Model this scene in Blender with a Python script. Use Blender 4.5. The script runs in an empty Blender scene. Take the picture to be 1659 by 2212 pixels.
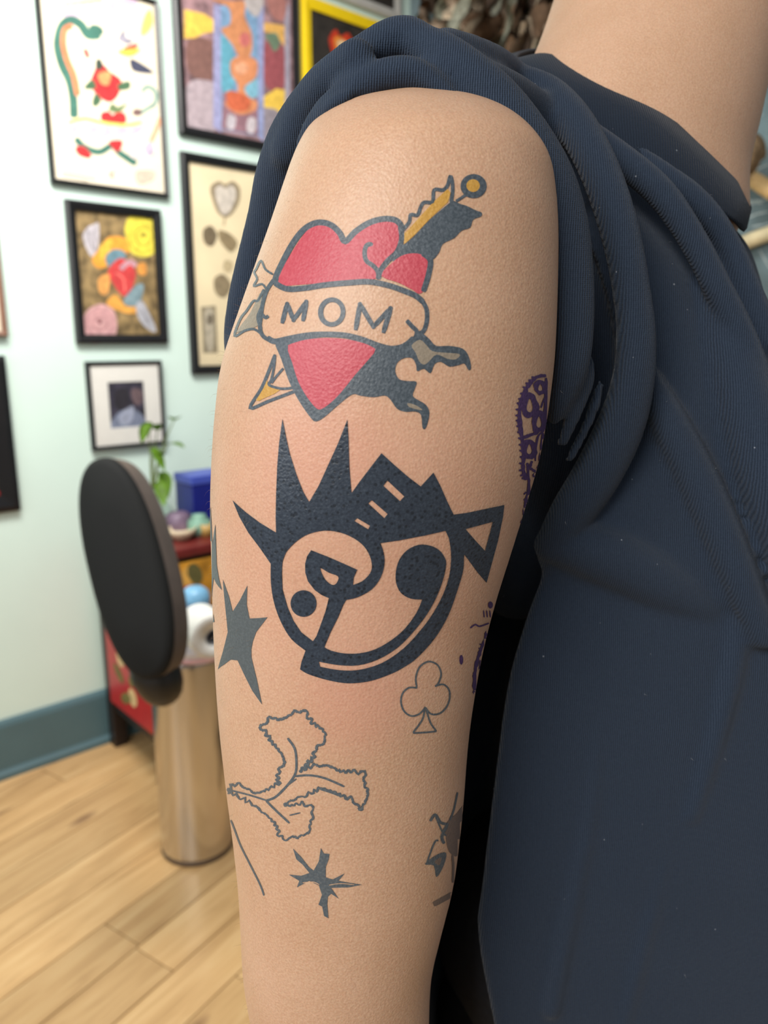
import bpy, bmesh, math, random
import numpy as np
from mathutils import Vector, Matrix, Euler
from mathutils.bvhtree import BVHTree
from mathutils.geometry import delaunay_2d_cdt

random.seed(7)
RNG = np.random.default_rng(7)
SC = bpy.context.scene
COL = SC.collection
PI = math.pi

# ------------------------------------------------------------------ camera
FPX = 1662.0                      # focal length in pixels of the 1659 x 2212 frame
PITCH = math.radians(12.6)
CAM = Vector((0, 0, 1.30))
FW = Vector((0, math.cos(PITCH), -math.sin(PITCH)))
UP = Vector((0, math.sin(PITCH), math.cos(PITCH)))
RT = Vector((1, 0, 0))
cd = bpy.data.cameras.new('camera'); co = bpy.data.objects.new('camera', cd); COL.objects.link(co)
co.location = CAM; co.rotation_euler = (PI / 2 - PITCH, 0, 0)
cd.sensor_fit = 'VERTICAL'; cd.sensor_height = 24.0; cd.lens = 24.0 * FPX / 2212
cd.clip_start = 0.02
cd.dof.use_dof = True; cd.dof.focus_distance = 0.277; cd.dof.aperture_fstop = 18.03 / 2.4
SC.camera = co

# ------------------------------------------------------------------ light
w = bpy.data.worlds.new('room_light'); SC.world = w; w.use_nodes = True
w.node_tree.nodes['Background'].inputs[0].default_value = (0.93, 0.97, 1.0, 1)
w.node_tree.nodes['Background'].inputs[1].default_value = 0.2
def area(name, loc, target, size, size_y, energy, color):
    l = bpy.data.lights.new(name, 'AREA'); l.shape = 'RECTANGLE'; l.size = size; l.size_y = size_y
    l.energy = energy; l.color = color
    o = bpy.data.objects.new(name, l); COL.objects.link(o); o.location = loc
    o.rotation_euler = (Vector(target) - Vector(loc)).to_track_quat('-Z', 'Y').to_euler()
    return o
area('ceiling_lamp', (-0.55, 1.20, 2.75), (-0.95, 2.2, 1.35), 1.1, 0.6, 31, (1.0, 0.97, 0.92)).data.spread = math.radians(140)
area('front_window_light', (-0.75, -0.95, 2.15), (0.0, 0.4, 1.25), 0.9, 0.8, 21, (1.0, 0.96, 0.9))
area('window_light', (-2.2, -0.9, 2.0), (0.0, 0.6, 1.2), 1.4, 1.3, 16, (0.9, 0.96, 1.0))
SC.view_settings.view_transform = 'Standard'; SC.view_settings.look = 'None'
SC.view_settings.gamma = 1.0; SC.view_settings.use_curve_mapping = False
SC.view_settings.exposure = 0.38

# ------------------------------------------------------------------ helpers
def lin(c):
    r = []
    for v in c:
        v = v / 255.0
        r.append(v / 12.92 if v <= 0.04045 else ((v + 0.055) / 1.055) ** 2.4)
    return (r[0], r[1], r[2], 1.0)

def W(px, py, d):
    """Point at depth d (m along the view axis) that stands at this place of the photograph."""
    px, py, d = float(px), float(py), float(d)
    return CAM + d * (FW + RT * ((px - 829.5) / FPX) - UP * ((py - 1106.0) / FPX))

def raydir(px, py):
    px, py = float(px), float(py)
    return (FW + RT * ((px - 829.5) / FPX) - UP * ((py - 1106.0) / FPX))

def tag(o, label=None, cat=None, group=None, kind=None):
    if label: o['label'] = label
    if cat: o['category'] = cat
    if group: o['group'] = group
    if kind: o['kind'] = kind
    return o

def empty(name, loc=(0, 0, 0), rot=(0, 0, 0)):
    o = bpy.data.objects.new(name, None); COL.objects.link(o)
    o.location = loc; o.rotation_euler = rot; o.empty_display_size = 0.05
    return o

def link(name, me, mats, parent=None, smooth=True):
    o = bpy.data.objects.new(name, me); COL.objects.link(o)
    for m in (mats if isinstance(mats, (list, tuple)) else [mats]): me.materials.append(m)
    if smooth: me.polygons.foreach_set('use_smooth', [True] * len(me.polygons))
    if parent:
        o.parent = parent
        bpy.context.view_layer.update()
        o.matrix_parent_inverse = parent.matrix_world.inverted()
    return o

def obj(name, bm, mats, parent=None, smooth=True):
    me = bpy.data.meshes.new(name); bmesh.ops.recalc_face_normals(bm, faces=bm.faces); bm.to_mesh(me); bm.free()
    return link(name, me, mats, parent, smooth)

def crom(P, n):
    """Catmull-Rom through rows of P, n samples per span."""
    P = np.asarray(P, float); out = []
    for i in range(len(P) - 1):
        a = P[max(i - 1, 0)]; b = P[i]; c = P[i + 1]; d = P[min(i + 2, len(P) - 1)]
        for k in range(n):
            t = k / n
            out.append(0.5 * ((2 * b) + (c - a) * t + (2 * a - 5 * b + 4 * c - d) * t * t + (3 * b - a - 3 * c + d) * t ** 3))
    out.append(P[-1])
    return np.array(out)

def add_rings(bm, rings, cap=True, closed=False):
    vs = [[bm.verts.new(p) for p in r] for r in rings]
    n = len(rings[0])
    seq = list(zip(vs, vs[1:])) + ([(vs[-1], vs[0])] if closed else [])
    for a, b in seq:
        for i in range(n):
            bm.faces.new((a[i], a[(i + 1) % n], b[(i + 1) % n], b[i]))
    if cap and not closed:
        bm.faces.new(list(reversed(vs[0]))); bm.faces.new(vs[-1])

def add_tube(bm, pts, seg=14, sub=5, flat=1.0, fdir=None):
    """Swept tube through (x,y,z,r) rows with rounded ends."""
    S = crom(pts, sub); n = len(S); rings = []
    ref = None
    for i in range(n):
        p = Vector(S[i, :3]); t = Vector(S[min(i + 1, n - 1), :3] - S[max(i - 1, 0), :3]).normalized()
        if fdir is not None: b = Vector(fdir) - t * t.dot(Vector(fdir))
        elif ref is None: b = t.orthogonal()
        else: b = ref - t * t.dot(ref)
        b.normalize(); ref = b; a = t.cross(b); r = float(max(S[i, 3], 1e-4))
        def ring(pc, rr): return [pc + a * (rr * math.cos(2 * PI * k / seg)) + b * (rr * flat * math.sin(2 * PI * k / seg)) for k in range(seg)]
        if i == 0:
            for ang in (80, 55, 28): rings.append(ring(p - t * r * math.sin(math.radians(ang)), r * math.cos(math.radians(ang))))
        rings.append(ring(p, r))
        if i == n - 1:
            for ang in (28, 55, 80): rings.append(ring(p + t * r * math.sin(math.radians(ang)), r * math.cos(math.radians(ang))))
    add_rings(bm, rings)

def add_box(bm, c, s, rot=None, bevel=0.0, seg=2):
    r = bmesh.ops.create_cube(bm, size=1.0); vs = r['verts']
    M = Matrix.Translation(c) @ (rot.to_4x4() if rot is not None else Matrix.Identity(4)) @ Matrix.Diagonal((s[0], s[1], s[2], 1))
    bmesh.ops.transform(bm, matrix=M, verts=vs)
    if bevel:
        es = list({e for v in vs for e in v.link_edges})
        bmesh.ops.bevel(bm, geom=es, offset=bevel, segments=seg, profile=0.5, affect='EDGES', clamp_overlap=True)

def add_lathe(bm, prof, c, seg=40, axis=None):
    R = Matrix.Identity(3) if axis is None else Vector((0, 0, 1)).rotation_difference(Vector(axis)).to_matrix()
    c = Vector(c)
    rings = [[c + R @ Vector((r * math.cos(2 * PI * k / seg), r * math.sin(2 * PI * k / seg), z)) for k in range(seg)] for r, z in prof]
    add_rings(bm, rings)

def add_ellipsoid(bm, c, r, rot=None, u=24, v=16):
    q = bmesh.ops.create_uvsphere(bm, u_segments=u, v_segments=v, radius=1.0)
    M = Matrix.Translation(c) @ (rot.to_4x4() if rot is not None else Matrix.Identity(4)) @ Matrix.Diagonal((r[0], r[1], r[2], 1))
    bmesh.ops.transform(bm, matrix=M, verts=q['verts'])

def remesh(bm, voxel, smooth):
    """Fuse overlapping shapes into one continuous skin."""
    me = bpy.data.meshes.new('tmp'); bmesh.ops.recalc_face_normals(bm, faces=bm.faces); bm.to_mesh(me); bm.free()
    o = bpy.data.objects.new('tmp', me); COL.objects.link(o)
    m = o.modifiers.new('r', 'REMESH'); m.mode = 'VOXEL'; m.voxel_size = voxel
    if smooth:
        s = o.modifiers.new('s', 'SMOOTH'); s.factor = 0.5; s.iterations = smooth
    dg = bpy.context.evaluated_depsgraph_get()
    out = bpy.data.meshes.new_from_object(o.evaluated_get(dg))
    bpy.data.objects.remove(o); bpy.data.meshes.remove(me)
    return out

# ------------------------------------------------------------------ materials
class NT:
    def __init__(s, name):
        s.m = bpy.data.materials.new(name); s.m.use_nodes = True; s.t = s.m.node_tree
        s.b = s.t.nodes['Principled BSDF']
    def n(s, typ, **kw):
        x = s.t.nodes.new(typ)
        for k, v in kw.items():
            if k.startswith('i_'):
                key = k[2:]; x.inputs[int(key) if key.isdigit() else key.replace('_', ' ')].default_value = v
            else: setattr(x, k, v)
        return x
    def l(s, a, b): s.t.links.new(a, b)
    def coord(s, scale=(1, 1, 1), kind='Object'):
        tc = s.n('ShaderNodeTexCoord'); mp = s.n('ShaderNodeMapping'); mp.inputs['Scale'].default_value = scale
        s.l(tc.outputs[kind], mp.inputs[0]); return mp.outputs[0]
    def noise(s, vec, scale, detail=3, rough=0.5, dist=0.0):
        x = s.n('ShaderNodeTexNoise'); x.inputs['Scale'].default_value = scale; x.inputs['Detail'].default_value = detail
        x.inputs['Roughness'].default_value = rough; x.inputs['Distortion'].default_value = dist
        s.l(vec, x.inputs['Vector']); return x.outputs['Fac']
    def ramp(s, fac, stops):
        x = s.n('ShaderNodeValToRGB'); e = x.color_ramp.elements
        while len(e) < len(stops): e.new(0.5)
        for q, (p, c) in zip(e, stops): q.position = p; q.color = c if len(c) == 4 else (*c, 1)
        s.l(fac, x.inputs[0]); return x.outputs[0]
    def mix(s, fac, a, b, mode='MIX'):
        x = s.n('ShaderNodeMix', data_type='RGBA', blend_type=mode)
        for i, v in ((0, fac), (6, a), (7, b)):
            if isinstance(v, (int, float, tuple)): x.inputs[i].default_value = v
            else: s.l(v, x.inputs[i])
        return x.outputs[2]
    def math(s, op, a, b=0.0, clamp=False):
        x = s.n('ShaderNodeMath', operation=op); x.use_clamp = clamp
        for i, v in ((0, a), (1, b)):
            if isinstance(v, (int, float)): x.inputs[i].default_value = v
            else: s.l(v, x.inputs[i])
        return x.outputs[0]
    def bump(s, h, strength=0.3, dist=0.001, prev=None):
        x = s.n('ShaderNodeBump'); x.inputs['Strength'].default_value = strength; x.inputs['Distance'].default_value = dist
        s.l(h, x.inputs['Height'])
        if prev is not None: s.l(prev, x.inputs['Normal'])
        return x.outputs[0]
    def set(s, **kw):
        for k, v in kw.items():
            i = s.b.inputs[k.replace('_', ' ')]
            if isinstance(v, (int, float, tuple)): i.default_value = v
            else: s.l(v, i)
        return s.m

def plain(name, rgb, rough=0.5, metallic=0.0, spec=0.5, var=0.06, scale=30, bump=0.0):
    """Simple painted, plastic or metal surface with a slight mottling."""
    t = NT(name); v = t.coord(); c = lin(rgb)
    n = t.noise(v, scale, 4)
    a = tuple(min(1, x * (1 - var)) for x in c[:3]) + (1,); b = tuple(min(1, x * (1 + var)) for x in c[:3]) + (1,)
    t.set(Base_Color=t.ramp(n, [(0.3, a), (0.7, b)]), Roughness=rough, Metallic=metallic)
    t.b.inputs['Specular IOR Level'].default_value = spec
    if bump: t.set(Normal=t.bump(n, bump, 0.002))
    return t.m

def skin_relief(t, k=1.0):
    """Pores and fine criss-cross lines of skin, shared by bare skin and inked skin."""
    v = t.coord()
    vo = t.n('ShaderNodeTexVoronoi', feature='F1'); vo.inputs['Scale'].default_value = 900; t.l(v, vo.inputs['Vector'])
    n1 = t.noise(v, 1500, 2); n2 = t.noise(v, 420, 3, 0.6)
    h = t.math('ADD', t.math('MULTIPLY', vo.outputs['Distance'], 0.8), t.math('ADD', t.math('MULTIPLY', n1, 0.9), t.math('MULTIPLY', n2, 0.3)))
    return v, t.bump(h, 0.36 * k, 0.0003), n2

def skin_mat():
    t = NT('skin'); v, nor, n2 = skin_relief(t)
    big = t.noise(v, 28, 3); fine = t.noise(v, 1300, 2)
    base = t.ramp(big, [(0.3, lin((198, 156, 124))), (0.7, lin((209, 168, 138)))])
    base = t.mix(0.17, base, t.ramp(fine, [(0.35, lin((170, 116, 90))), (0.68, lin((246, 214, 184)))]))
    # sore pink skin around the fresh tattoo
    geo = t.n('ShaderNodeNewGeometry')
    for (px, py, d, rad, amt) in ((735, 1200, 0.24, 0.08, 0.22), (690, 985, 0.24, 0.03, 0.22), (780, 1545, 0.25, 0.03, 0.28)):
        ds = t.n('ShaderNodeVectorMath', operation='DISTANCE'); t.l(geo.outputs['Position'], ds.inputs[0]); ds.inputs[1].default_value = W(px, py, d)
        mr = t.n('ShaderNodeMapRange', interpolation_type='SMOOTHSTEP'); t.l(ds.outputs['Value'], mr.inputs[0])
        mr.inputs[1].default_value = rad; mr.inputs[2].default_value = rad * 0.3; mr.inputs[3].default_value = 0; mr.inputs[4].default_value = amt
        base = t.mix(mr.outputs[0], base, lin((214, 142, 124)))
    t.set(Base_Color=base, Roughness=0.44, Normal=nor)
    t.b.inputs['Specular IOR Level'].default_value = 0.52
    t.b.inputs['Subsurface Weight'].default_value = 0.25
    t.b.inputs['Subsurface Radius'].default_value = (1.0, 0.4, 0.22)
    t.b.inputs['Subsurface Scale'].default_value = 0.004
    return t.m

def ink_mat(name, rgb, hi, rough=0.42, amt=0.5, dots=False, k=1.0):
    """Ink in skin: the skin's own relief, the ink's colour."""
    t = NT(name); v, nor, n2 = skin_relief(t, k)
    f = t.noise(v, 1100, 3, 0.6)
    c = t.mix(t.math('MULTIPLY', t.ramp(f, [(0.42, (0, 0, 0)), (0.72, (1, 1, 1))]), amt), lin(rgb), lin(hi))  # lighter specks in the ink colour stand in for glints of skin relief
    if dots:
        vo = t.n('ShaderNodeTexVoronoi', feature='F1'); vo.inputs['Scale'].default_value = 520; t.l(v, vo.inputs['Vector'])
        d = t.ramp(vo.outputs['Distance'], [(0.2, (0, 0, 0)), (0.36, (1, 1, 1))])
        c = t.mix(t.math('SUBTRACT', 1.0, d), c, lin((34, 39, 47))); nor = t.bump(d, 0.15, 0.0003, nor)  # pore dimples: their shade is darkened into the ink colour
    t.set(Base_Color=c, Roughness=rough, Normal=nor)
    t.b.inputs['Specular IOR Level'].default_value = 0.5
    return t.m

def cloth_mat(name, rgb, hi, wale=0.00125, strength=0.6):
    """Jersey knit: fine wales and courses, a little fuzz and lint."""
    t = NT(name); v = t.coord()
    ds = t.n('ShaderNodeTexNoise'); ds.inputs['Scale'].default_value = 7; t.l(v, ds.inputs['Vector'])
    dv = t.n('ShaderNodeVectorMath', operation='MULTIPLY_ADD'); t.l(ds.outputs['Color'], dv.inputs[0]); dv.inputs[1].default_value = (0.02, 0.02, 0.01); t.l(v, dv.inputs[2])
    wv = t.n('ShaderNodeTexWave', wave_type='BANDS', bands_direction='X'); wv.inputs['Scale'].default_value = 0.314 / wale
    wv.inputs['Distortion'].default_value = 1.6; wv.inputs['Detail'].default_value = 2; wv.inputs['Detail Scale'].default_value = 1.2; t.l(dv.outputs[0], wv.inputs['Vector'])
    wz = t.n('ShaderNodeTexWave', wave_type='BANDS', bands_direction='Z'); wz.inputs['Scale'].default_value = 0.314 / (wale * 0.8)
    wz.inputs['Distortion'].default_value = 1.5; t.l(dv.outputs[0], wz.inputs['Vector'])
    fz = t.noise(v, 900, 3, 0.7)
    h = t.math('ADD', wv.outputs['Fac'], t.math('ADD', t.math('MULTIPLY', wz.outputs['Fac'], 0.12), t.math('MULTIPLY', fz, 0.9)))
    col = t.mix(t.math('MULTIPLY', h, 0.42, True), lin(rgb), lin(hi))
    vo = t.n('ShaderNodeTexVoronoi', feature='F1'); vo.inputs['Scale'].default_value = 70; t.l(v, vo.inputs['Vector'])
    lint = t.ramp(vo.outputs['Distance'], [(0.018, (1, 1, 1)), (0.03, (0, 0, 0))])
    col = t.mix(t.math('MULTIPLY', lint, 0.55), col, lin((190, 195, 205)))
    t.set(Base_Color=col, Roughness=0.9, Normal=t.bump(h, strength, 0.0006))
    t.b.inputs['Specular IOR Level'].default_value = 0.15
    t.b.inputs['Sheen Weight'].default_value = 0.12; t.b.inputs['Sheen Roughness'].default_value = 0.4
    return t.m

# ------------------------------------------------------------------ flat drawing tool (tattoos, prints)
def inside(poly, P):
    """Non-zero winding test of points P (n,2) in poly (m,2)."""
    a = np.asarray(poly, float); b = np.roll(a, -1, 0)
    wn = np.zeros(len(P), int)
    x, y = P[:, 0], P[:, 1]
    for (x0, y0), (x1, y1) in zip(a, b):
        s = (x1 - x0) * (y - y0) - (x - x0) * (y1 - y0)
        wn += ((y0 <= y) & (y1 > y) & (s > 0)).astype(int)
        wn -= ((y0 > y) & (y1 <= y) & (s < 0)).astype(int)
    return wn != 0

def stroke(pts, wd, sub=5, jit=0.0, taper=False, closed=False):
    P = np.asarray(pts, float)
    if closed: P = np.vstack([P, P[:1]])
    S = crom(P, sub)
    if jit: S[1:-1] += RNG.normal(0, jit, (len(S) - 2, 2))
    T = np.gradient(S, axis=0); T /= np.maximum(np.linalg.norm(T, axis=1, keepdims=True), 1e-6)
    N = np.stack([-T[:, 1], T[:, 0]], 1); hw = np.full(len(S), wd / 2.0)
    if jit: hw *= RNG.uniform(0.7, 1.25, len(S))
    if taper: hw *= np.clip(np.minimum(np.linspace(0, 1, len(S)), np.linspace(1, 0, len(S))) * 5, 0.3, 1)
    hw[0] *= 0.7; hw[-1] *= 0.7
    return np.vstack([S + N * hw[:, None], (S - N * hw[:, None])[::-1]])

def ell(cx, cy, rx, ry, n=28, rot=0.0):
    a = np.linspace(0, 2 * PI, n, endpoint=False); c, s = math.cos(rot), math.sin(rot)
    X, Y = rx * np.cos(a), ry * np.sin(a)
    return np.stack([cx + X * c - Y * s, cy + X * s + Y * c], 1)

def smooth_poly(pts, sub=4):
    P = np.asarray(pts, float); n = len(P); out = []
    for i in range(n):
        a, b, c, d = P[i - 1], P[i], P[(i + 1) % n], P[(i + 2) % n]
        for k in range(sub):
            t = k / sub; out.append(0.5 * ((2 * b) + (c - a) * t + (2 * a - 5 * b + 4 * c - d) * t * t + (3 * b - a - 3 * c + d) * t ** 3))
    return np.array(out)

def draw(layers, place, grid=None):
    """Painter's layers [(outline, colour index or None to leave bare)] -> one planar mesh without overlaps.
    place(x, y) -> (co, normal) or None."""
    V, E = [], []
    for poly, _ in layers:
        k = len(V); m = len(poly)
        V += [Vector((float(x), float(y))) for x, y in poly]
        E += [(k + i, k + (i + 1) % m) for i in range(m)]
    if grid:
        allp = np.array([tuple(v) for v in V]); lo, hi = allp.min(0), allp.max(0)
        g = np.stack(np.meshgrid(np.arange(lo[0], hi[0], grid), np.arange(lo[1], hi[1], grid)), -1).reshape(-1, 2)
        keep = np.zeros(len(g), bool)
        for poly, c in layers:
            if c is not None: keep |= inside(poly, g)
        V += [Vector(p) for p in (g[keep] + RNG.uniform(-0.3, 0.3, (keep.sum(), 2)))]
    vo, eo, fo = delaunay_2d_cdt(V, E, [], 0, 1e-4, False)[:3]
    vo = np.array([tuple(v) for v in vo]); F = np.array([f for f in fo if len(f) == 3])
    C = vo[F].mean(1); mi = np.full(len(F), -1)
    for poly, c in layers: mi[inside(poly, C)] = -1 if c is None else c
    F, mi = F[mi >= 0], mi[mi >= 0]
    used = np.unique(F); co, no, idx = [], [], {}
    for u in used:
        r = place(*vo[u])
        if r is None: continue
        idx[u] = len(co); co.append(r[0]); no.append(r[1])
    f2, m2 = [], []
    for f, m in zip(F, mi):
        if all(u in idx for u in f):
            q = [idx[u] for u in f]
            n = (co[q[1]] - co[q[0]]).cross(co[q[2]] - co[q[0]])
            if n.length < 1e-13: continue
            if n.dot(no[q[0]]) < 0: q.reverse()
            f2.append(q); m2.append(int(m))
    me = bpy.data.meshes.new('print'); me.from_pydata(co, [], f2); me.polygons.foreach_set('material_index', m2)
    me.update()
    return me, no

# ------------------------------------------------------------------ the room
OW = Vector((-1.169, 2.11, 0)); WA = math.radians(47.5)
WU = Vector((math.sin(WA), math.cos(WA), 0)); WN = Vector((math.cos(WA), -math.sin(WA), 0))
CS = 1.72                                             # the corner of the room, measured along the wall
def S(s, n, z):
    s, n, z = float(s), float(n), float(z)
    return OW + WU * s + WN * n + Vector((0, 0, z))
RZ = Matrix((WU, -WN, Vector((0, 0, 1)))).transposed()   # local x along the wall, y into the wall, z up

def on_wall(px, py, n=0.0):
    """Where the sight line of a place in the photograph meets the plane n metres in front of the back wall."""
    d = raydir(px, py); t = (n - (CAM - OW).dot(WN)) / d.dot(WN)
    return CAM + d * t
def wall_sz(px, py, n=0.0):
    p = on_wall(px, py, n); return (p - OW).dot(WU), p.z
def on_floor(px, py):
    d = raydir(px, py); return CAM + d * (-CAM.z / d.z)

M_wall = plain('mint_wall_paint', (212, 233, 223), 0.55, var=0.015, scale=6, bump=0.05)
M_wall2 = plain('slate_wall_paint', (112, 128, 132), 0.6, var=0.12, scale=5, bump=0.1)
M_base = plain('teal_baseboard_paint', (78, 106, 113), 0.45, var=0.04, scale=9)
M_ceil = plain('white_ceiling_paint', (232, 232, 226), 0.7, var=0.02)

bm = bmesh.new(); add_box(bm, S((CS - 1.7) / 2, -0.05, 1.4), (CS + 1.7, 0.1, 2.8), RZ); tag(obj('wall_back', bm, M_wall, smooth=False), kind='structure')
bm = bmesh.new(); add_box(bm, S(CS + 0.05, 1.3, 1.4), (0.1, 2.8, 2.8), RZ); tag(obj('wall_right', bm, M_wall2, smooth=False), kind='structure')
for nm, a, b, rot in (('baseboard_back', -1.7, CS, 0), ):
    bb = bmesh.new()
    prof = [(0, 0), (0.026, 0), (0.026, 0.016), (0.018, 0.026), (0.016, 0.03), (0.016, 0.165), (0.011, 0.178), (0, 0.184)]
    add_rings(bb, [[S(a, n, z) for n, z in prof], [S(b, n, z) for n, z in prof]])
    tag(obj('baseboard_back', bb, M_base, smooth=False), kind='structure')
bb = bmesh.new(); add_rings(bb, [[S(CS - n, 0.03, z) for n, z in prof], [S(CS - n, 2.7, z) for n, z in prof]])
tag(obj('baseboard_right', bb, M_base, smooth=False), kind='structure')

# floor: a subfloor and one mesh per plank
def wood_mat():
    t = NT('oak_plank'); oi = t.n('ShaderNodeObjectInfo'); tc = t.n('ShaderNodeTexCoord')
    add = t.n('ShaderNodeVectorMath', operation='MULTIPLY_ADD'); t.l(oi.outputs['Random'], add.inputs[0]); add.inputs[1].default_value = (31, 17, 9); t.l(tc.outputs['Object'], add.inputs[2])
    mp = t.n('ShaderNodeMapping'); mp.inputs['Scale'].default_value = (2.2, 26, 26); t.l(add.outputs[0], mp.inputs[0])
    g = t.noise(mp.outputs[0], 1.6, 5, 0.6, 0.6)
    col = t.ramp(g, [(0.25, lin((184, 144, 97))), (0.5, lin((216, 175, 123))), (0.75, lin((231, 196, 145)))])
    mp2 = t.n('ShaderNodeMapping'); mp2.inputs['Scale'].default_value = (4, 11, 11); t.l(add.outputs[0], mp2.inputs[0])
    kn = t.n('ShaderNodeTexVoronoi', feature='F1'); kn.inputs['Scale'].default_value = 0.8; t.l(mp2.outputs[0], kn.inputs['Vector'])
    k = t.ramp(kn.outputs['Distance'], [(0.06, (1, 1, 1)), (0.17, (0, 0, 0))])
    col = t.mix(t.math('MULTIPLY', k, 0.75), col, lin((122, 84, 58)))
    tone = t.ramp(oi.outputs['Random'], [(0.0, (0.78, 0.77, 0.75)), (1.0, (1.02, 1.01, 0.99))])
    t.set(Base_Color=t.mix(1.0, col, tone, 'MULTIPLY'), Roughness=0.32, Normal=t.bump(g, 0.12, 0.001))
    return t.m
M_wood = wood_mat(); M_sub = plain('subfloor', (96, 70, 46), 0.8)
fl = bpy.data.meshes.new('floor')
c4 = [S(-1.7, 0, -0.012), S(CS, 0, -0.012), S(CS, 3.9, -0.012), S(-1.7, 3.9, -0.012)]
bm = bmesh.new(); add_rings(bm, [[c + Vector((0, 0, -0.05)) for c in c4], c4])
FLOOR = tag(obj('floor', bm, M_sub, smooth=False), kind='structure')
PA = math.radians(33.0); PU = Vector((math.sin(PA), math.cos(PA), 0)); PV = Vector((math.cos(PA), -math.sin(PA), 0))
PW, PL = 0.118, 1.35
bm = bmesh.new(); add_box(bm, Vector((0, 0, -0.006)), (PL - 0.002, PW - 0.0022, 0.012), None, 0.0012, 1)
bmesh.ops.recalc_face_normals(bm, faces=bm.faces); plank_me = bpy.data.meshes.new('plank'); bm.to_mesh(plank_me); bm.free(); plank_me.materials.append(M_wood)
prz = math.atan2(PU.y, PU.x)
for r in range(-19, 22):
    off = RNG.uniform(0, PL)
    for q in range(-3, 4):
        c = PU * (1.6 + q * PL + off) + PV * (r * PW)
        cc = [c + PU * (a * PL / 2) + PV * (b * PW / 2) for a in (-1, 1) for b in (-1, 1)]
        ok = all(-1.66 < (p - OW).dot(WU) < CS - 0.03 and 0.03 < (p - OW).dot(WN) < 3.8 for p in cc)
        part = any(-1.4 < (p - OW).dot(WU) < CS - 0.03 and 0.03 < (p - OW).dot(WN) < 2.9 for p in cc + [c])
        if not (ok or part): continue
        if ok:
            o = bpy.data.objects.new('plank', plank_me)
            o.location = c + Vector((0, 0, RNG.uniform(-0.0004, 0)))
            o.rotation_euler = (0, 0, prz)
        else:                                         # board cut off where it meets the baseboard
            b2 = bmesh.new(); add_box(b2, Vector((0, 0, -0.006)), (PL - 0.002, PW - 0.0022, 0.012))
            Mx = Matrix.Translation(c) @ Matrix.Rotation(prz, 4, 'Z'); Mi = Mx.inverted()
            for pco, pno in ((S(0, 0.02, 0), -WN), (S(CS - 0.02, 0, 0), WU), (S(-1.68, 0, 0), -WU), (S(0, 3.85, 0), WN)):
                l = Mi @ pco; nn = (Mi.to_3x3() @ pno)
                g = bmesh.ops.bisect_plane(b2, geom=b2.verts[:] + b2.edges[:] + b2.faces[:], plane_co=l, plane_no=nn, clear_outer=True)
                ed = [e for e in g['geom_cut'] if isinstance(e, bmesh.types.BMEdge)]
                if ed: bmesh.ops.edgeloop_fill(b2, edges=ed)
            if not b2.faces: b2.free(); continue
            me = bpy.data.meshes.new('plank'); b2.to_mesh(me); b2.free(); me.materials.append(M_wood)
            o = bpy.data.objects.new('plank', me); o.matrix_world = Mx
        COL.objects.link(o); o.parent = FLOOR
print('planks', len(FLOOR.children))

# ------------------------------------------------------------------ framed pictures on the wall
M_black = plain('black_frame_wood', (22, 22, 24), 0.35, var=0.1)
M_brown = plain('brown_frame_wood', (120, 82, 62), 0.4, var=0.12)
M_pale = plain('pale_grey_frame', (188, 186, 180), 0.4, var=0.06)
M_cream = plain('cream_paper', (240, 229, 206), 0.7, var=0.03)
M_white = plain('white_mat_board', (236, 233, 226), 0.75, var=0.02)
PAL = {}
def pal(rgb, rough=0.7, var=0.22, scale=60):
    key = (rgb, var)
    if key not in PAL: PAL[key] = plain('print_ink_%d_%d_%d' % rgb, rgb, rough, var=var, scale=scale)
    return PAL[key]
def glass_mat():
    t = NT('picture_glass'); t.t.nodes.remove(t.b)
    out = t.t.nodes['Material Output']; a = t.n('ShaderNodeBsdfTransparent'); g = t.n('ShaderNodeBsdfGlossy'); g.inputs['Roughness'].default_value = 0.03
    f = t.n('ShaderNodeFresnel'); f.inputs['IOR'].default_value = 1.12; mx = t.n('ShaderNodeMixShader')
    t.l(f.outputs[0], mx.inputs[0]); t.l(a.outputs[0], mx.inputs[1]); t.l(g.outputs[0], mx.inputs[2]); t.l(mx.outputs[0], out.inputs['Surface'])
    return t.m
M_glass = glass_mat()

def art(parent, layers, n, scale=1.0, off=(0, 0), name='printed_design'):
    """Flat printed shapes on the picture's paper, n metres in front of the wall; layers [(outline, rgb or None)]."""
    cols = []; L = []
    for poly, c in layers:
        if c is None: L.append((poly, None)); continue
        m = pal(c)
        if m not in cols: cols.append(m)
        L.append((poly, cols.index(m)))
    def place(x, y):
        p = on_wall(off[0] + x / scale, off[1] + y / scale, n); return p, WN
    me, _ = draw(L, place)
    return link(name, me, cols, parent, False)

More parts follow.
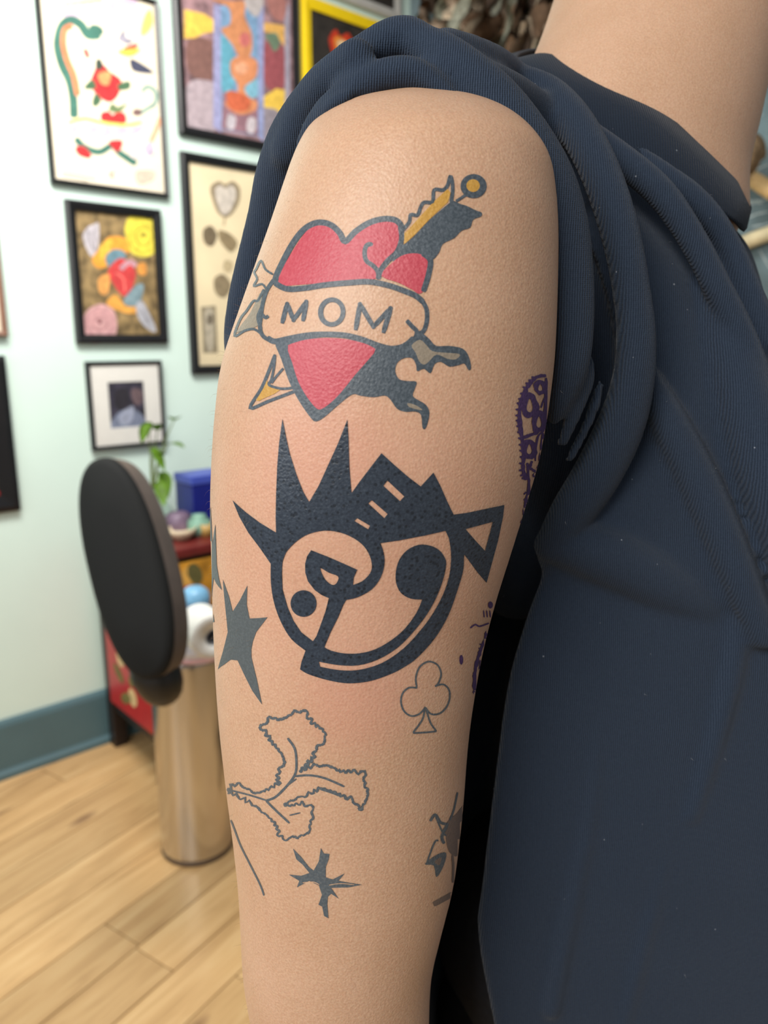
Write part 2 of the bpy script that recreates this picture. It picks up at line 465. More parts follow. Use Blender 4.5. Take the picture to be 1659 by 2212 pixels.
def picture(label, s0, s1, z0, z1, fwid, mat, paper, depth=0.022, board=0.0, name='framed_picture', group='framed pictures on the wall'):
    root = tag(empty(name, S((s0 + s1) / 2, 0, z0)), label, 'picture', group)
    bm = bmesh.new()
    # mitred frame: outer and inner loops, front and back
    O = [(s0, z0), (s1, z0), (s1, z1), (s0, z1)]; I = [(s0 + fwid, z0 + fwid), (s1 - fwid, z0 + fwid), (s1 - fwid, z1 - fwid), (s0 + fwid, z1 - fwid)]
    M2 = [(s0 + fwid * .3, z0 + fwid * .3), (s1 - fwid * .3, z0 + fwid * .3), (s1 - fwid * .3, z1 - fwid * .3), (s0 + fwid * .3, z1 - fwid * .3)]
    loops = [[S(s, 0.002, z) for s, z in O], [S(s, depth * .8, z) for s, z in O], [S(s, depth, z) for s, z in M2], [S(s, depth * .75, z) for s, z in I], [S(s, 0.002, z) for s, z in I]]
    add_rings(bm, loops, cap=False, closed=True); obj('frame', bm, mat, root, False)
    a, b, c, d = s0 + fwid, s1 - fwid, z0 + fwid, z1 - fwid
    bm = bmesh.new(); add_box(bm, S((a + b) / 2, 0.006, (c + d) / 2), (b - a + 0.004, 0.006, d - c + 0.004), RZ); pr = obj('print', bm, paper, root, False)
    if board:
        bm = bmesh.new(); O = [(a, c), (b, c), (b, d), (a, d)]; q = board; I = [(a + q, c + q), (b - q, c + q), (b - q, d - q), (a + q, d - q)]
        add_rings(bm, [[S(s, 0.0095, z) for s, z in O], [S(s, 0.0125, z) for s, z in O], [S(s, 0.0125, z) for s, z in I], [S(s, 0.0095, z) for s, z in I]], cap=False, closed=True)
        obj('mat_board', bm, M_white, root, False)
    bm = bmesh.new(); add_box(bm, S((a + b) / 2, depth * .7, (c + d) / 2), (b - a + 0.002, 0.0015, d - c + 0.002), RZ); obj('glass', bm, M_glass, root, False)
    return root, pr

NA = 0.0094                                            # the plane of the printed paper
def q(pts, sub=4): return smooth_poly(pts, sub)

# tall cream flash sheet, upper left
sl, zb = wall_sz(113, 396, .02); sr, _ = wall_sz(367, 425, .02); _, zt = wall_sz(360, 6, .02); zb = (zb + wall_sz(367, 425, .02)[1]) / 2
root, pr = picture('tall thin-framed cream tattoo flash sheet with green snake and red rose', sl, sr, zb, zt, 0.012, M_black, M_cream)
teal, oran, red, lav, yel, gre, navy = (62, 112, 98), (226, 128, 86), (196, 44, 48), (208, 184, 204), (240, 218, 110), (70, 104, 74), (66, 70, 92)
K = 2.5136
art(pr, [
    (q([(330, 20), (520, 5), (730, -10), (720, 45), (560, 60), (440, 90), (350, 95)]), lav), (stroke([(350, 25), (450, 12), (560, 0)], 14), yel),
    (stroke([(545, 190), (480, 190), (440, 135), (385, 108), (335, 140), (312, 240), (336, 350), (378, 440), (398, 540), (402, 640)], 46), teal),
    (stroke([(395, 142), (355, 160), (346, 240), (368, 330), (402, 410), (424, 520)], 32), oran), (ell(522, 165, 42, 30, rot=0.4), teal),
    (ell(470, 290, 14, 30, rot=-0.4), (176, 92, 84)),
    (q([(540, 335), (600, 390), (660, 440), (640, 520), (590, 555), (520, 510), (490, 450), (510, 390)]), red),
    (q([(455, 480), (500, 430), (520, 480)]), gre), (q([(640, 460), (700, 440), (705, 480), (650, 490)]), gre), (q([(500, 560), (520, 505), (550, 545), (520, 580)]), gre),
    (q([(535, 400), (600, 390), (590, 460), (545, 450)]), (206, 150, 96)), (q([(520, 330), (545, 320), (560, 365), (525, 380)]), (58, 72, 60)),
    (q([(640, 210), (690, 150), (740, 190), (700, 240)]), (150, 146, 160)), (ell(715, 180, 36, 34), (234, 228, 218)),
    (q([(765, 190), (780, 100), (815, 50), (832, 120), (800, 180)]), yel), (q([(670, 260), (750, 235), (730, 270), (690, 290)]), (168, 52, 58)), (q([(640, 275), (760, 262), (730, 300), (680, 305)]), (238, 190, 80)),
    (q([(708, 320), (760, 340), (835, 395), (760, 395), (715, 375)]), navy),
    (stroke([(770, 500), (800, 470), (845, 500), (842, 560), (800, 590), (745, 625)], 20), (120, 158, 148)), (ell(745, 610, 26, 20), (118, 92, 90)),
    (q([(550, 615), (590, 605), (612, 625), (640, 605), (680, 620), (676, 670), (560, 660)]), red), (q([(590, 600), (610, 560), (640, 580), (690, 560), (650, 610)]), (108, 130, 88)),
    (q([(365, 665), (460, 640), (560, 662), (680, 672), (780, 655), (775, 705), (690, 745), (560, 745), (450, 720), (380, 735)]), lav),
    (stroke([(370, 668), (460, 645), (560, 668), (680, 680), (770, 665)], 20), yel),
    (stroke([(410, 750), (460, 800), (540, 825), (610, 790), (650, 830), (740, 890)], 34), teal), (q([(410, 800), (455, 795), (495, 840), (480, 860), (425, 840)]), red),
    (q([(590, 770), (665, 765), (640, 825)]), red), (stroke([(870, 640), (850, 700), (820, 770)], 22), (228, 170, 130)), (q([(690, 790), (760, 760), (790, 840), (720, 860)]), (222, 206, 206)),
    (q([(740, 930), (840, 930), (830, 980), (750, 1000)]), (228, 188, 170)), (ell(812, 810, 26, 40), (190, 178, 198)),
    (stroke([(335, 935), (430, 950), (520, 975)], 7), (150, 140, 124)), (stroke([(340, 955), (420, 970), (480, 985)], 6), (150, 140, 124)), (stroke([(590, 930), (620, 970)], 8), (120, 116, 110)), (stroke([(625, 925), (595, 965)], 8), (120, 116, 110)),
], NA, K)

# large black-framed colour print
sl, zb = wall_sz(391, 292, .02); sr, _ = wall_sz(650, 150, .02); zb = (zb + wall_sz(565, 319, .02)[1]) / 2
M_dusk = plain('dusky_print_paper', (150, 118, 122), 0.7, var=0.6, scale=26)
root, pr = picture('large black-framed print with a standing orange figure between pale blue columns', sl, sr, zb, zb + 0.78, 0.026, M_black, M_dusk)
art(pr, [
    (q([(1010, 480), (1080, 430), (1180, 480), (1180, 700), (1020, 690)]), (176, 160, 166)), (q([(1020, 220), (1160, 230), (1170, 420), (1030, 400)]), (128, 92, 84)),
    (q([(1430, 560), (1560, 600), (1540, 780), (1420, 760)]), (150, 140, 148)), (q([(1440, 230), (1540, 260), (1540, 480), (1440, 460)]), (158, 84, 90)),
    ([(1195, 30), (1400, 20), (1405, 740), (1200, 705)], (124, 158, 190)), ([(1210, 500), (1400, 520), (1402, 735), (1204, 700)], (150, 112, 122)),
    (q([(1200, 200), (1260, 260), (1280, 420), (1240, 500), (1200, 460)]), (104, 170, 190)), (q([(1390, 420), (1330, 470), (1340, 530), (1400, 520)]), (132, 186, 206)),
    ([(1000, 50), (1110, 75), (1195, 130), (1190, 170), (1110, 180), (1060, 205), (1000, 210)], (236, 194, 84)), ([(1430, 120), (1555, 140), (1550, 260), (1500, 190), (1430, 170)], (226, 176, 96)),
    ([(1410, 540), (1500, 480), (1560, 490), (1560, 640), (1490, 590), (1420, 580)], (240, 198, 84)),
    ([(1160, 20), (1198, 30), (1202, 720), (1158, 690)], (158, 158, 196)), ([(1400, 20), (1432, 30), (1432, 770), (1404, 745)], (152, 160, 200)), ([(1545, 20), (1572, 30), (1575, 600), (1548, 640)], (170, 164, 180)),
    (q([(1140, -10), (1250, 5), (1330, 10), (1330, 90), (1370, 190), (1360, 300), (1300, 310), (1260, 240), (1200, 160), (1250, 130), (1240, 40)]), (206, 140, 96)),
    (q([(1255, 330), (1320, 300), (1395, 330), (1390, 420), (1330, 470), (1345, 520), (1400, 560), (1370, 610), (1290, 620), (1220, 560), (1280, 520), (1290, 460), (1255, 400)]), (214, 142, 98)),
    (ell(1330, 215, 30, 40), (206, 116, 110)), (q([(1230, 500), (1290, 500), (1360, 540), (1340, 600), (1250, 590)]), (204, 104, 70)), (ell(1310, 370, 36, 34), (228, 168, 132)),
    (q([(1440, 190), (1500, 180), (1520, 240), (1490, 280), (1460, 230)]), (110, 132, 108)), (q([(1240, 620), (1280, 640), (1270, 700), (1230, 690)]), (196, 188, 194)), (q([(1350, 640), (1390, 650), (1380, 720), (1340, 710)]), (200, 190, 194)),
    (q([(1330, -10), (1430, -10), (1400, 90), (1350, 60)]), (186, 178, 176)), (q([(1450, -10), (1550, -5), (1540, 110), (1480, 90)]), (176, 120, 112)),
], NA, K)

# yellow-bordered fire print partly behind the shoulder
sl, _ = wall_sz(656, 80, .02); sr, _ = wall_sz(862, 80, .02); _, zt = wall_sz(700, 2, .02)
M_dark = plain('dark_print_paper', (52, 48, 44), 0.6, var=0.4, scale=30)
M_yel = plain('yellow_frame_paint', (250, 214, 24), 0.4, var=0.04)
root, pr = picture('bright yellow bordered dark print with a red flame, behind the raised sleeve', sl, sr, zt - 0.5, zt, 0.036, M_yel, M_dark)
K2 = 2.765
art(pr, [(q([(195, 230), (235, 175), (265, 215), (310, 195), (345, 250), (420, 300), (380, 420), (250, 400), (215, 320)]), (206, 62, 34)),
         (q([(225, 240), (250, 215), (290, 240), (330, 260), (360, 330), (260, 340)]), (240, 150, 60)), (q([(245, 260), (275, 240), (310, 270), (280, 310)]), (250, 214, 170))], NA, K2, (640, 0))
# pale frame above it
sl, _ = wall_sz(700, -30, .02); sr, _ = wall_sz(868, 60, .02); zb = wall_sz(815, 26, .02)[1]
root, pr = picture('pale grey frame hanging high above the yellow bordered print', sl, sr, zb, zb + 0.4, 0.03, M_pale, M_dark)

# cream sheet with grey drawings
sl, zt = wall_sz(392, 325, .02); zb = wall_sz(410, 808, .02)[1]; sr = wall_sz(640, 500, .02)[0]
M_tan = plain('aged_cream_paper', (238, 221, 184), 0.7, var=0.06, scale=9)
root, pr = picture('black-framed aged cream sheet with grey heart and flower drawings', sl, sr, zb, zt, 0.026, M_black, M_tan)
D = (2.9625, (0, 400))
art(pr, [(q([(1345, 20), (1400, -25), (1440, -5), (1490, -25), (1535, 20), (1530, 110), (1480, 190), (1430, 205), (1380, 150)]), (150, 134, 108)),
         (q([(1375, 30), (1410, 0), (1440, 20), (1480, 0), (1510, 40), (1500, 110), (1460, 180), (1425, 185), (1395, 130)]), (208, 198, 186)),
         (stroke([(1440, 205), (1432, 260)], 10), (160, 140, 108)), (q([(1300, 290), (1350, 260), (1390, 320), (1360, 390), (1310, 370)]), (116, 102, 80)), (q([(1400, 290), (1470, 310), (1520, 370), (1480, 430), (1410, 360)]), (150, 132, 100)),
         (q([(1370, 600), (1430, 570), (1480, 640), (1440, 720), (1380, 690)]), (146, 130, 102)), (q([(1440, 480), (1490, 500), (1470, 560), (1430, 540)]), (190, 172, 136)),
         ([(1285, 780), (1380, 770), (1395, 1075), (1300, 1075)], (146, 134, 110)), (q([(1310, 810), (1360, 800), (1370, 930), (1360, 1050), (1320, 1040)]), (186, 176, 156)), (ell(1345, 860, 22, 34), (120, 110, 94))], NA, D[0], D[1])

# koi print
sl = wall_sz(155, 590, .02)[0]; sr = wall_sz(356, 590, .02)[0]; zt = (wall_sz(143, 428, .02)[1] + wall_sz(355, 455, .02)[1]) / 2; zb = (wall_sz(165, 757, .02)[1] + wall_sz(358, 727, .02)[1]) / 2
M_olive = plain('olive_print_paper', (136, 114, 76), 0.7, var=0.6, scale=34)
root, pr = picture('black-framed print of a red and orange koi with a yellow and a pink rose', sl, sr, zb, zt, 0.026, M_black, M_olive)
art(pr, [(q([(800, 270), (830, 200), (910, 190), (950, 215), (1020, 215), (1030, 340), (990, 430), (920, 460), (840, 430), (810, 350)]), (228, 212, 76)), (stroke(ell(920, 330, 52, 60), 9, closed=True), (176, 158, 48)), (stroke(ell(915, 340, 84, 86), 8, closed=True), (188, 170, 56)), (ell(918, 318, 18, 16), (150, 134, 48)),
         (q([(525, 880), (560, 800), (640, 760), (720, 790), (750, 880), (730, 980), (650, 1012), (560, 1010), (530, 960)]), (206, 160, 160)), (stroke(ell(640, 880, 48, 50), 9, closed=True), (176, 124, 128)), (stroke(ell(640, 885, 82, 84), 8, closed=True), (186, 132, 138)), (ell(636, 870, 16, 18), (150, 100, 104)),
         (q([(530, 330), (560, 270), (590, 255), (632, 245), (632, 360), (610, 450), (570, 440)]), (190, 184, 190)), (stroke([(560, 290), (600, 420)], 8), (140, 132, 138)), (stroke([(600, 265), (612, 420)], 8), (140, 132, 138)),
         (q([(590, 470), (640, 400), (700, 330), (800, 340), (830, 420), (740, 470), (660, 530), (610, 520)]), (232, 160, 58)), (q([(640, 390), (720, 345), (700, 420), (640, 470)]), (238, 190, 70)),
         (q([(675, 460), (730, 410), (800, 430), (790, 490), (700, 520)]), (108, 142, 156)),
         (q([(690, 550), (760, 470), (820, 490), (870, 560), (840, 670), (790, 710), (730, 640)]), (204, 66, 66)), (stroke([(770, 540), (830, 490), (870, 520)], 34), (196, 150, 160)), (stroke([(740, 560), (790, 600), (800, 680)], 12), (230, 120, 110)),
         (q([(630, 600), (700, 570), (690, 690), (640, 690)]), (222, 158, 86)), (q([(880, 510), (930, 500), (935, 570), (890, 570)]), (220, 150, 70)),
         (q([(790, 740), (870, 640), (920, 640), (900, 740), (850, 780)]), (128, 152, 160)), (q([(680, 760), (740, 700), (800, 770), (880, 780), (870, 820), (790, 815)]), (230, 166, 76)),
         (q([(870, 770), (910, 740), (960, 830), (1000, 930), (960, 930), (890, 860)]), (176, 176, 184)), (stroke([(900, 780), (960, 900)], 8), (128, 126, 134))], NA, D[0], D[1])

# small photograph in a wide white mat
sl = wall_sz(195, 890, .02)[0]; sr = wall_sz(357, 890, .02)[0]; zt = (wall_sz(188, 788, .02)[1] + wall_sz(352, 772, .02)[1]) / 2; zb = (wall_sz(203, 985, .02)[1] + wall_sz(358, 950, .02)[1]) / 2
M_photo = plain('dark_photo_paper', (66, 62, 76), 0.4, var=0.5, scale=40)
root, pr = picture('small thin black frame with a dark photograph in a wide white mat', sl, sr, zb, zt, 0.012, M_black, M_photo, board=0.052)
art(pr, [(q([(720, 1500), (800, 1430), (900, 1460), (930, 1560), (720, 1560)]), (128, 136, 158)), (q([(740, 1320), (800, 1300), (830, 1370), (790, 1440), (740, 1420)]), (46, 42, 50)), (q([(840, 1310), (900, 1310), (910, 1390), (860, 1400)]), (112, 92, 96)), (q([(760, 1480), (850, 1410), (850, 1500), (790, 1540)]), (166, 172, 192))], NA, D[0], D[1])

# two frames cut by the left edge of the view
sr, zb = wall_sz(19, 727, .02); root, pr = picture('narrow brown wooden frame with pale mat cut by the left edge', sr - 0.42, sr, zb, zb + 0.52, 0.014, M_brown, M_cream); PR7 = pr
sr, zb = wall_sz(46, 1102, .02); zt = wall_sz(8, 768, .02)[1]
root, pr = picture('black frame with dark print low down at the left edge', sr - 0.42, sr, zb, zt, 0.05, M_black, M_dark)
art(pr, [(q([(-60, 1440), (-10, 1420), (0, 1490), (-30, 1520)]), red)], NA, 2.9625, (0, 580))

art(PR7, [(stroke([(-300, 300), (-220, 420), (-280, 520), (-200, 620)], 16), teal), (ell(-250, 400, 40, 46), red), (q([(-330, 620), (-180, 600), (-170, 640), (-320, 660)]), lav)], NA)
# ------------------------------------------------------------------ lacquer cabinet
M_red = plain('red_lacquer', (178, 34, 34), 0.3, var=0.08); M_dkwood = plain('dark_lacquer_wood', (30, 20, 19), 0.4, var=0.2)
M_maroon = plain('maroon_lacquer_edge', (104, 34, 32), 0.35, var=0.15); M_gold = plain('ochre_painted_panel', (196, 138, 44), 0.45, var=0.45, scale=22)
cs0, cs1, cn0, cn1, ch = 0.335, 1.30, 0.03, 0.40, 0.725
cab = tag(empty('lacquer_cabinet', S((cs0 + cs1) / 2, 0.2, 0)), 'red lacquer cabinet with painted flowers and dark legs against the mint wall', 'cabinet')
lg = 0.13
bm = bmesh.new(); add_box(bm, S((cs0 + cs1) / 2, (cn0 + cn1) / 2, (lg + ch - .03) / 2), (cs1 - cs0 - .01, cn1 - cn0 - .01, ch - .03 - lg), RZ, 0.003); obj('carcass', bm, M_dkwood, cab, False)
bm = bmesh.new(); add_box(bm, S((cs0 + cs1) / 2, (cn0 + cn1) / 2, ch - .015), (cs1 - cs0 + .03, cn1 - cn0 + .03, .03), RZ, 0.006); obj('top_board', bm, M_maroon, cab, False)
bm = bmesh.new(); add_box(bm, S(cs0, (cn0 + cn1) / 2, (lg + ch) / 2 - .01), (.008, cn1 - cn0 - .075, ch - lg - .09), RZ, 0.002)
side = obj('side_panel', bm, M_red, cab, False)
def side_place(n, z): return S(cs0 - .0046, n, z), -WU
fl_l = [(ell(0.20, 0.40, .035, .045, 10), 0), (ell(0.235, 0.36, .03, .035, 10), 0), (ell(0.17, 0.35, .028, .034, 10), 0), (ell(0.20, 0.37, .014, .016, 10), 2),
        (ell(0.25, 0.30, .035, .02, 10, .6), 1), (ell(0.15, 0.29, .04, .02, 10, -.6), 1), (ell(0.24, 0.24, .03, .03, 10), 0), (ell(0.19, 0.22, .04, .018, 10, .4), 1), (ell(0.12, 0.43, .03, .014, 10, .9), 1)]
me, _ = draw(fl_l, side_place); link('painted_flowers', me, [pal((206, 180, 132)), pal((112, 104, 54)), pal((214, 150, 70))], side, False)['kind'] = 'stuff'
for s in (cs0 + .02, cs1 - .02):
    for n in (cn0 + .02, cn1 - .02):
        bm = bmesh.new(); add_box(bm, S(s, n, (ch - .03) / 2), (.044, .044, ch - .03), RZ, 0.003); obj('leg', bm, M_dkwood, cab, False)
for k, (a, b) in enumerate(((cs0 + .045, (cs0 + cs1) / 2 - .005), ((cs0 + cs1) / 2 + .005, cs1 - .045))):
    for z0, z1 in ((.53, .685), (.15, .52)):
        bm = bmesh.new(); add_box(bm, S((a + b) / 2, cn1 + .002, (z0 + z1) / 2), (b - a, .016, z1 - z0 - .008), RZ, 0.003)
        dr = obj('drawer' if z0 > .5 else 'door', bm, M_gold if z0 > .5 else M_red, cab, False)
        fl_l = []
        for j in range(7):
            cx, cz = RNG.uniform(a + .05, b - .05), RNG.uniform(z0 + .03, z1 - .04)
            fl_l += [(ell(cx, cz, .035, .022, 10, RNG.uniform(0, 3)), j % 4)]
        me, _ = draw(fl_l, lambda x, z: (S(x, cn1 + .0106, z), WN)); link('painted_flowers', me, [pal((200, 66, 40)), pal((98, 92, 50)), pal((222, 168, 80)), pal((206, 180, 140))], dr, False)['kind'] = 'stuff'
        bm = bmesh.new(); add_ellipsoid(bm, S((a + b) / 2, cn1 + .022, (z0 + z1) / 2), (.012, .012, .012), None, 12, 8); obj('knob', bm, plain('brass', (176, 140, 70), 0.3, 1.0), dr)

def on_plane(px, py, z):
    d = raydir(px, py); return CAM + d * ((z - CAM.z) / d.z)
def on_n(px, py, n): return on_wall(px, py, n)

# things on the cabinet top
M_blue = plain('blue_box_card', (18, 28, 116), 0.4, var=0.08)
p = on_n(426, 1092, 0.22); bm = bmesh.new(); zc = ch
pt = on_n(426, 1024, 0.22)
bs = (p - OW).dot(WU); bx = tag(empty('blue_box', S(bs + .02, .20, zc)), 'deep blue box with lid standing at the back of the cabinet top', 'box')
hb = pt.z - zc
bm = bmesh.new(); add_box(bm, S(bs + .03, .20, zc + hb * .42), (.125, .11, hb * .84), RZ, .003); obj('body', bm, M_blue, bx, False)
bm = bmesh.new(); add_box(bm, S(bs + .03, .20, zc + hb * .92), (.13, .115, hb * .16), RZ, .003); obj('lid', bm, plain('blue_lid_card', (62, 78, 170), .4), bx, False)

def trinket(kind, label, px, py, n, prof, rgb, cat, rough=0.4):
    p = on_n(px, py, n); c = S((p - OW).dot(WU), n, ch)
    bm = bmesh.new(); add_lathe(bm, prof, c, 20); o = obj(kind, bm, plain(kind + '_glaze', rgb, rough, var=.2), None); return tag(o, label, cat)
trinket('mint_jar', 'small round mint green jar in front of the blue box', 430, 1132, .31, [(.001, 0), (.026, 0), (.036, .02), (.034, .045), (.02, .058), (.022, .064), (.001, .066)], (126, 166, 146), 'jar')
trinket('purple_pot', 'squat dusty purple pot beside the blue box', 384, 1112, .262, [(.001, 0), (.03, 0), (.042, .03), (.036, .062), (.026, .07), (.001, .066)], (112, 92, 112), 'pot')
trinket('cream_bowl', 'cream bowl at the front edge of the cabinet top', 392, 1140, .32, [(.001, 0), (.02, 0), (.036, .018), (.044, .036), (.041, .036), (.032, .016), (.001, .006)], (214, 196, 166), 'bowl')
trinket('ochre_cup', 'small ochre cup near the front edge of the cabinet top', 446, 1146, .335, [(.001, 0), (.02, 0), (.025, .04), (.023, .04), (.018, .004), (.001, .004)], (186, 150, 84), 'cup')

# pothos in a round glass vase
M_leaf = plain('pothos_leaf', (112, 152, 42), 0.4, var=.25, scale=40); M_stem = plain('pothos_stem', (132, 150, 84), .5)
def vase_glass():
    t = NT('vase_glass'); t.set(Base_Color=(0.9, 0.96, 0.92, 1), Roughness=0.03); t.b.inputs['Transmission Weight'].default_value = 1.0; t.b.inputs['IOR'].default_value = 1.2
    return t.m
pp = on_n(338, 1075, 0.16); vs = (pp - OW).dot(WU); vc = S(max(vs, cs0 + .06), .13, ch)
plant = tag(empty('potted_pothos', vc), 'trailing green pothos in a round glass vase on the cabinet top', 'plant')
bm = bmesh.new(); add_lathe(bm, [(.001, 0), (.032, 0), (.058, .03), (.06, .06), (.042, .095), (.034, .11), (.037, .12), (.034, .12), (.031, .11), (.039, .094), (.056, .06), (.054, .03), (.03, .006), (.001, .006)], vc, 28); obj('vase', bm, vase_glass(), plant)
def leaf(base, d, L, wd, droop):
    d = Vector(d).normalized(); sd = d.cross(Vector((0, 0, 1))).normalized(); bm = bmesh.new(); rows = []
    for i in range(7):
        t = i / 6; wdt = wd * math.sin(PI * min(1, t * 0.93 + .07)) ** .8 * (1 - .35 * t)
        c = Vector(base) + d * (L * t) + Vector((0, 0, -droop * t * t * L))
        rows.append([c - sd * wdt + Vector((0, 0, wdt * .25)), c, c + sd * wdt + Vector((0, 0, wdt * .25))])
    vv = [[bm.verts.new(p) for p in r] for r in rows]
    for a, b in zip(vv, vv[1:]):
        for k in range(2): bm.faces.new((a[k], a[k + 1], b[k + 1], b[k]))
    r = bmesh.ops.solidify(bm, geom=bm.faces[:], thickness=0.0008); return obj('leaf', bm, M_leaf, plant)
for (px, py, n, px2, py2) in ((322, 912, .22, 300, 950), (376, 908, .20, 378, 895), (330, 968, .24, 352, 1000), (350, 985, .22, 330, 965), (352, 1020, .24, 362, 1060), (340, 930, .18, 330, 900), (362, 960, .2, 385, 955), (345, 1040, .26, 352, 1075)):
    tip = on_n(px, py, n); q0 = vc + Vector((0, 0, .1)); mid = (q0 + tip) / 2 + Vector((0, 0, .03))
    bm = bmesh.new(); add_tube(bm, [(*q0, .0022), (*mid, .002), (*tip, .0016)], 7, 5); obj('stem', bm, M_stem, plant)
    e = on_n(px2, py2, n + .03); leaf(tip, (e - tip) + Vector((.002, -.004, 0)), .062, .024, .35)

# ------------------------------------------------------------------ steel bin with tray, towel roll, blue bottle
def steel():
    t = NT('brushed_steel'); v = t.coord((90, 90, 1.2)); g = t.noise(v, 4, 3)
    t.set(Base_Color=lin((204, 200, 196)), Metallic=1.0, Roughness=t.ramp(g, [(0.3, (.16, .16, .16)), (0.7, (.26, .26, .26))])); t.b.inputs['Anisotropic'].default_value = .4
    return t.m
BC = on_floor(431, 1872); BC = Vector((BC.x, BC.y, 0)); bd = Vector((BC.x, BC.y, 0)).normalized(); BR = 0.092; BC = BC + bd * BR
bin_ = tag(empty('steel_bin', BC), 'tall cylindrical brushed steel bin standing on the plank floor', 'bin')
BH = 0.548
bm = bmesh.new(); add_lathe(bm, [(.001, .012), (BR - .004, .012), (BR - .001, .013), (BR, .016), (BR, .024), (BR, .18), (BR, .36), (BR, BH - .02), (BR, BH - .008), (BR - .001, BH - .003), (BR - .004, BH), (.001, BH)], BC, 64); obj('body', bm, steel(), bin_)
bm = bmesh.new(); add_lathe(bm, [(.001, 0), (BR - .002, 0), (BR + .001, .004), (BR + .001, .012), (.001, .012)], BC, 64); obj('base_ring', bm, plain('bin_rubber', (92, 72, 54), .5), bin_)
TZ = BH
tray = tag(empty('round_tray', BC + Vector((0.03, 0, TZ))), 'round white tray with a pink rim lying on the steel bin', 'tray'); tc_ = BC + Vector((0.03, 0, TZ)); TR = .094
bm = bmesh.new(); add_lathe(bm, [(.001, 0), (TR - .006, 0), (TR, .006), (TR, .016), (.001, .016)], tc_, 48); obj('rim', bm, plain('pink_plastic', (236, 196, 210), .4), tray)
bm = bmesh.new(); add_lathe(bm, [(.001, .016), (TR + .002, .016), (TR + .006, .028), (TR, .044), (TR - .012, .044), (TR - .016, .04), (.001, .04)], tc_, 48); obj('pad', bm, plain('white_pad', (226, 226, 236), .5), tray)
rl_c = Vector((*on_plane(444, 1362, TZ + .040 + .052).xy, TZ + .040 + .052))
ax = (Vector((CAM.x, CAM.y, rl_c.z)) - rl_c).normalized(); ax = (Matrix.Rotation(0.35, 3, 'Z') @ ax)
roll = tag(empty('paper_towel_roll', rl_c - Vector((0, 0, .052))), 'white paper towel roll lying on the round tray', 'paper roll')
bm = bmesh.new(); add_lathe(bm, [(.02, -.05), (.044, -.05), (.05, -.049), (.052, -.046), (.052, -.04), (.052, .04), (.052, .046), (.05, .049), (.044, .05), (.02, .05), (.02, -.05)], rl_c, 40, ax); obj('paper', bm, plain('paper_towel', (240, 238, 232), .9, bump=.2, scale=90), roll)
bm = bmesh.new(); add_lathe(bm, [(.0175, -.05), (.0198, -.05), (.0198, .05), (.0175, .05), (.0175, -.05)], rl_c, 24, ax); obj('core', bm, plain('grey_card_core', (150, 152, 156), .8), roll)
bc = tc_ + bd * .058 + Vector((.0, 0, .040)); pb = on_plane(430, 1290, TZ + .15); 
bot = tag(empty('blue_bottle', bc), 'light blue bottle with a domed cap behind the towel roll', 'bottle')
bm = bmesh.new(); add_lathe(bm, [(.001, 0), (.034, 0), (.036, .005), (.036, .06), (.034, .066), (.001, .066)], bc, 32); obj('body', bm, plain('blue_bottle_plastic', (86, 140, 184), .35), bot)
bm = bmesh.new(); add_lathe(bm, [(.001, .066), (.036, .066), (.037, .078), (.033, .094), (.02, .105), (.001, .108)], bc, 32); obj('cap', bm, plain('blue_cap_plastic', (124, 178, 214), .35), bot)

# ------------------------------------------------------------------ stool with oval backrest
M_vinyl = plain('black_vinyl', (25, 26, 26), .75, .0, .25, var=.08, bump=.08, scale=300); M_vside = plain('brownish_vinyl_edge', (96, 84, 78), .55, var=.12); M_bk = plain('black_metal', (26, 24, 22), .4)
PD = 1.50
pc = W(266, 1226, PD); ptop = W(206, 982, PD + .02); pbot = W(326, 1462, PD - .02)
ly = (ptop - pbot).normalized()
nf = (CAM - pc).normalized(); nf = (Matrix.Rotation(math.radians(-33), 3, 'Z') @ nf); nf = (nf - ly * nf.dot(ly)).normalized()
lx = ly.cross(nf).normalized(); Rm = Matrix((lx, ly, nf)).transposed()
LA = (ptop - pbot).length / 2; LB = .080
stool = tag(empty('padded_stool', Vector((0.02, 1.95, 0))), 'black stool with an oval padded backrest in front of the red cabinet', 'stool')
bm = bmesh.new(); rings = []
def pad_ring(a, b, z): return [pc + Rm @ Vector((a * math.copysign(abs(math.cos(t)) ** .86, math.cos(t)), b * math.copysign(abs(math.sin(t)) ** .86, math.sin(t)), z)) for t in [2 * PI * k / 56 for k in range(56)]]
for f, z in ((.02, .012), (.5, .011), (.8, .007), (.94, 0), (.985, -.006), (1, -.014), (1.0, -.066), (.985, -.073), (.94, -.076), (.5, -.078), (.02, -.078)):
    k = LA * (1 - f) if f > .5 else 0
    rings.append(pad_ring(LB * f if f <= .5 else LB - (1 - f) * LB * 1.0, LA * f if f <= .5 else LA - (1 - f) * LB, z))
add_rings(bm, rings); pad = obj('backrest', bm, [M_vinyl, M_vside], stool)
for p_ in pad.data.polygons:
    c = Rm.transposed() @ (p_.center - pc)
    if c.z < -.012 and c.z > -.0735: p_.material_index = 1  # pad side takes a lighter, browner tone than the face
br = W(335, 1470, PD + .02); seat_c = Vector((0.02, 1.95, .50))
bm = bmesh.new(); add_tube(bm, [(*W(314, 1380, PD + .07), .03), (*W(330, 1432, PD + .05), .048), (*W(347, 1476, PD + .05), .046), (*W(360, 1490, PD + .10), .03)], 16, 5); obj('bracket', bm, M_bk, stool)
b0 = W(360, 1498, PD + .09)
bm = bmesh.new(); add_tube(bm, [(*b0, .014), (-.605, 1.70, .565, .012), (-.60, 1.86, .56, .012), (-.53, 2.0, .55, .012), (-.25, 2.03, .51, .013), (seat_c.x, seat_c.y, b0.z - .06, .013)], 12, 6); obj('support_bar', bm, M_bk, stool)
sz = b0.z - .06
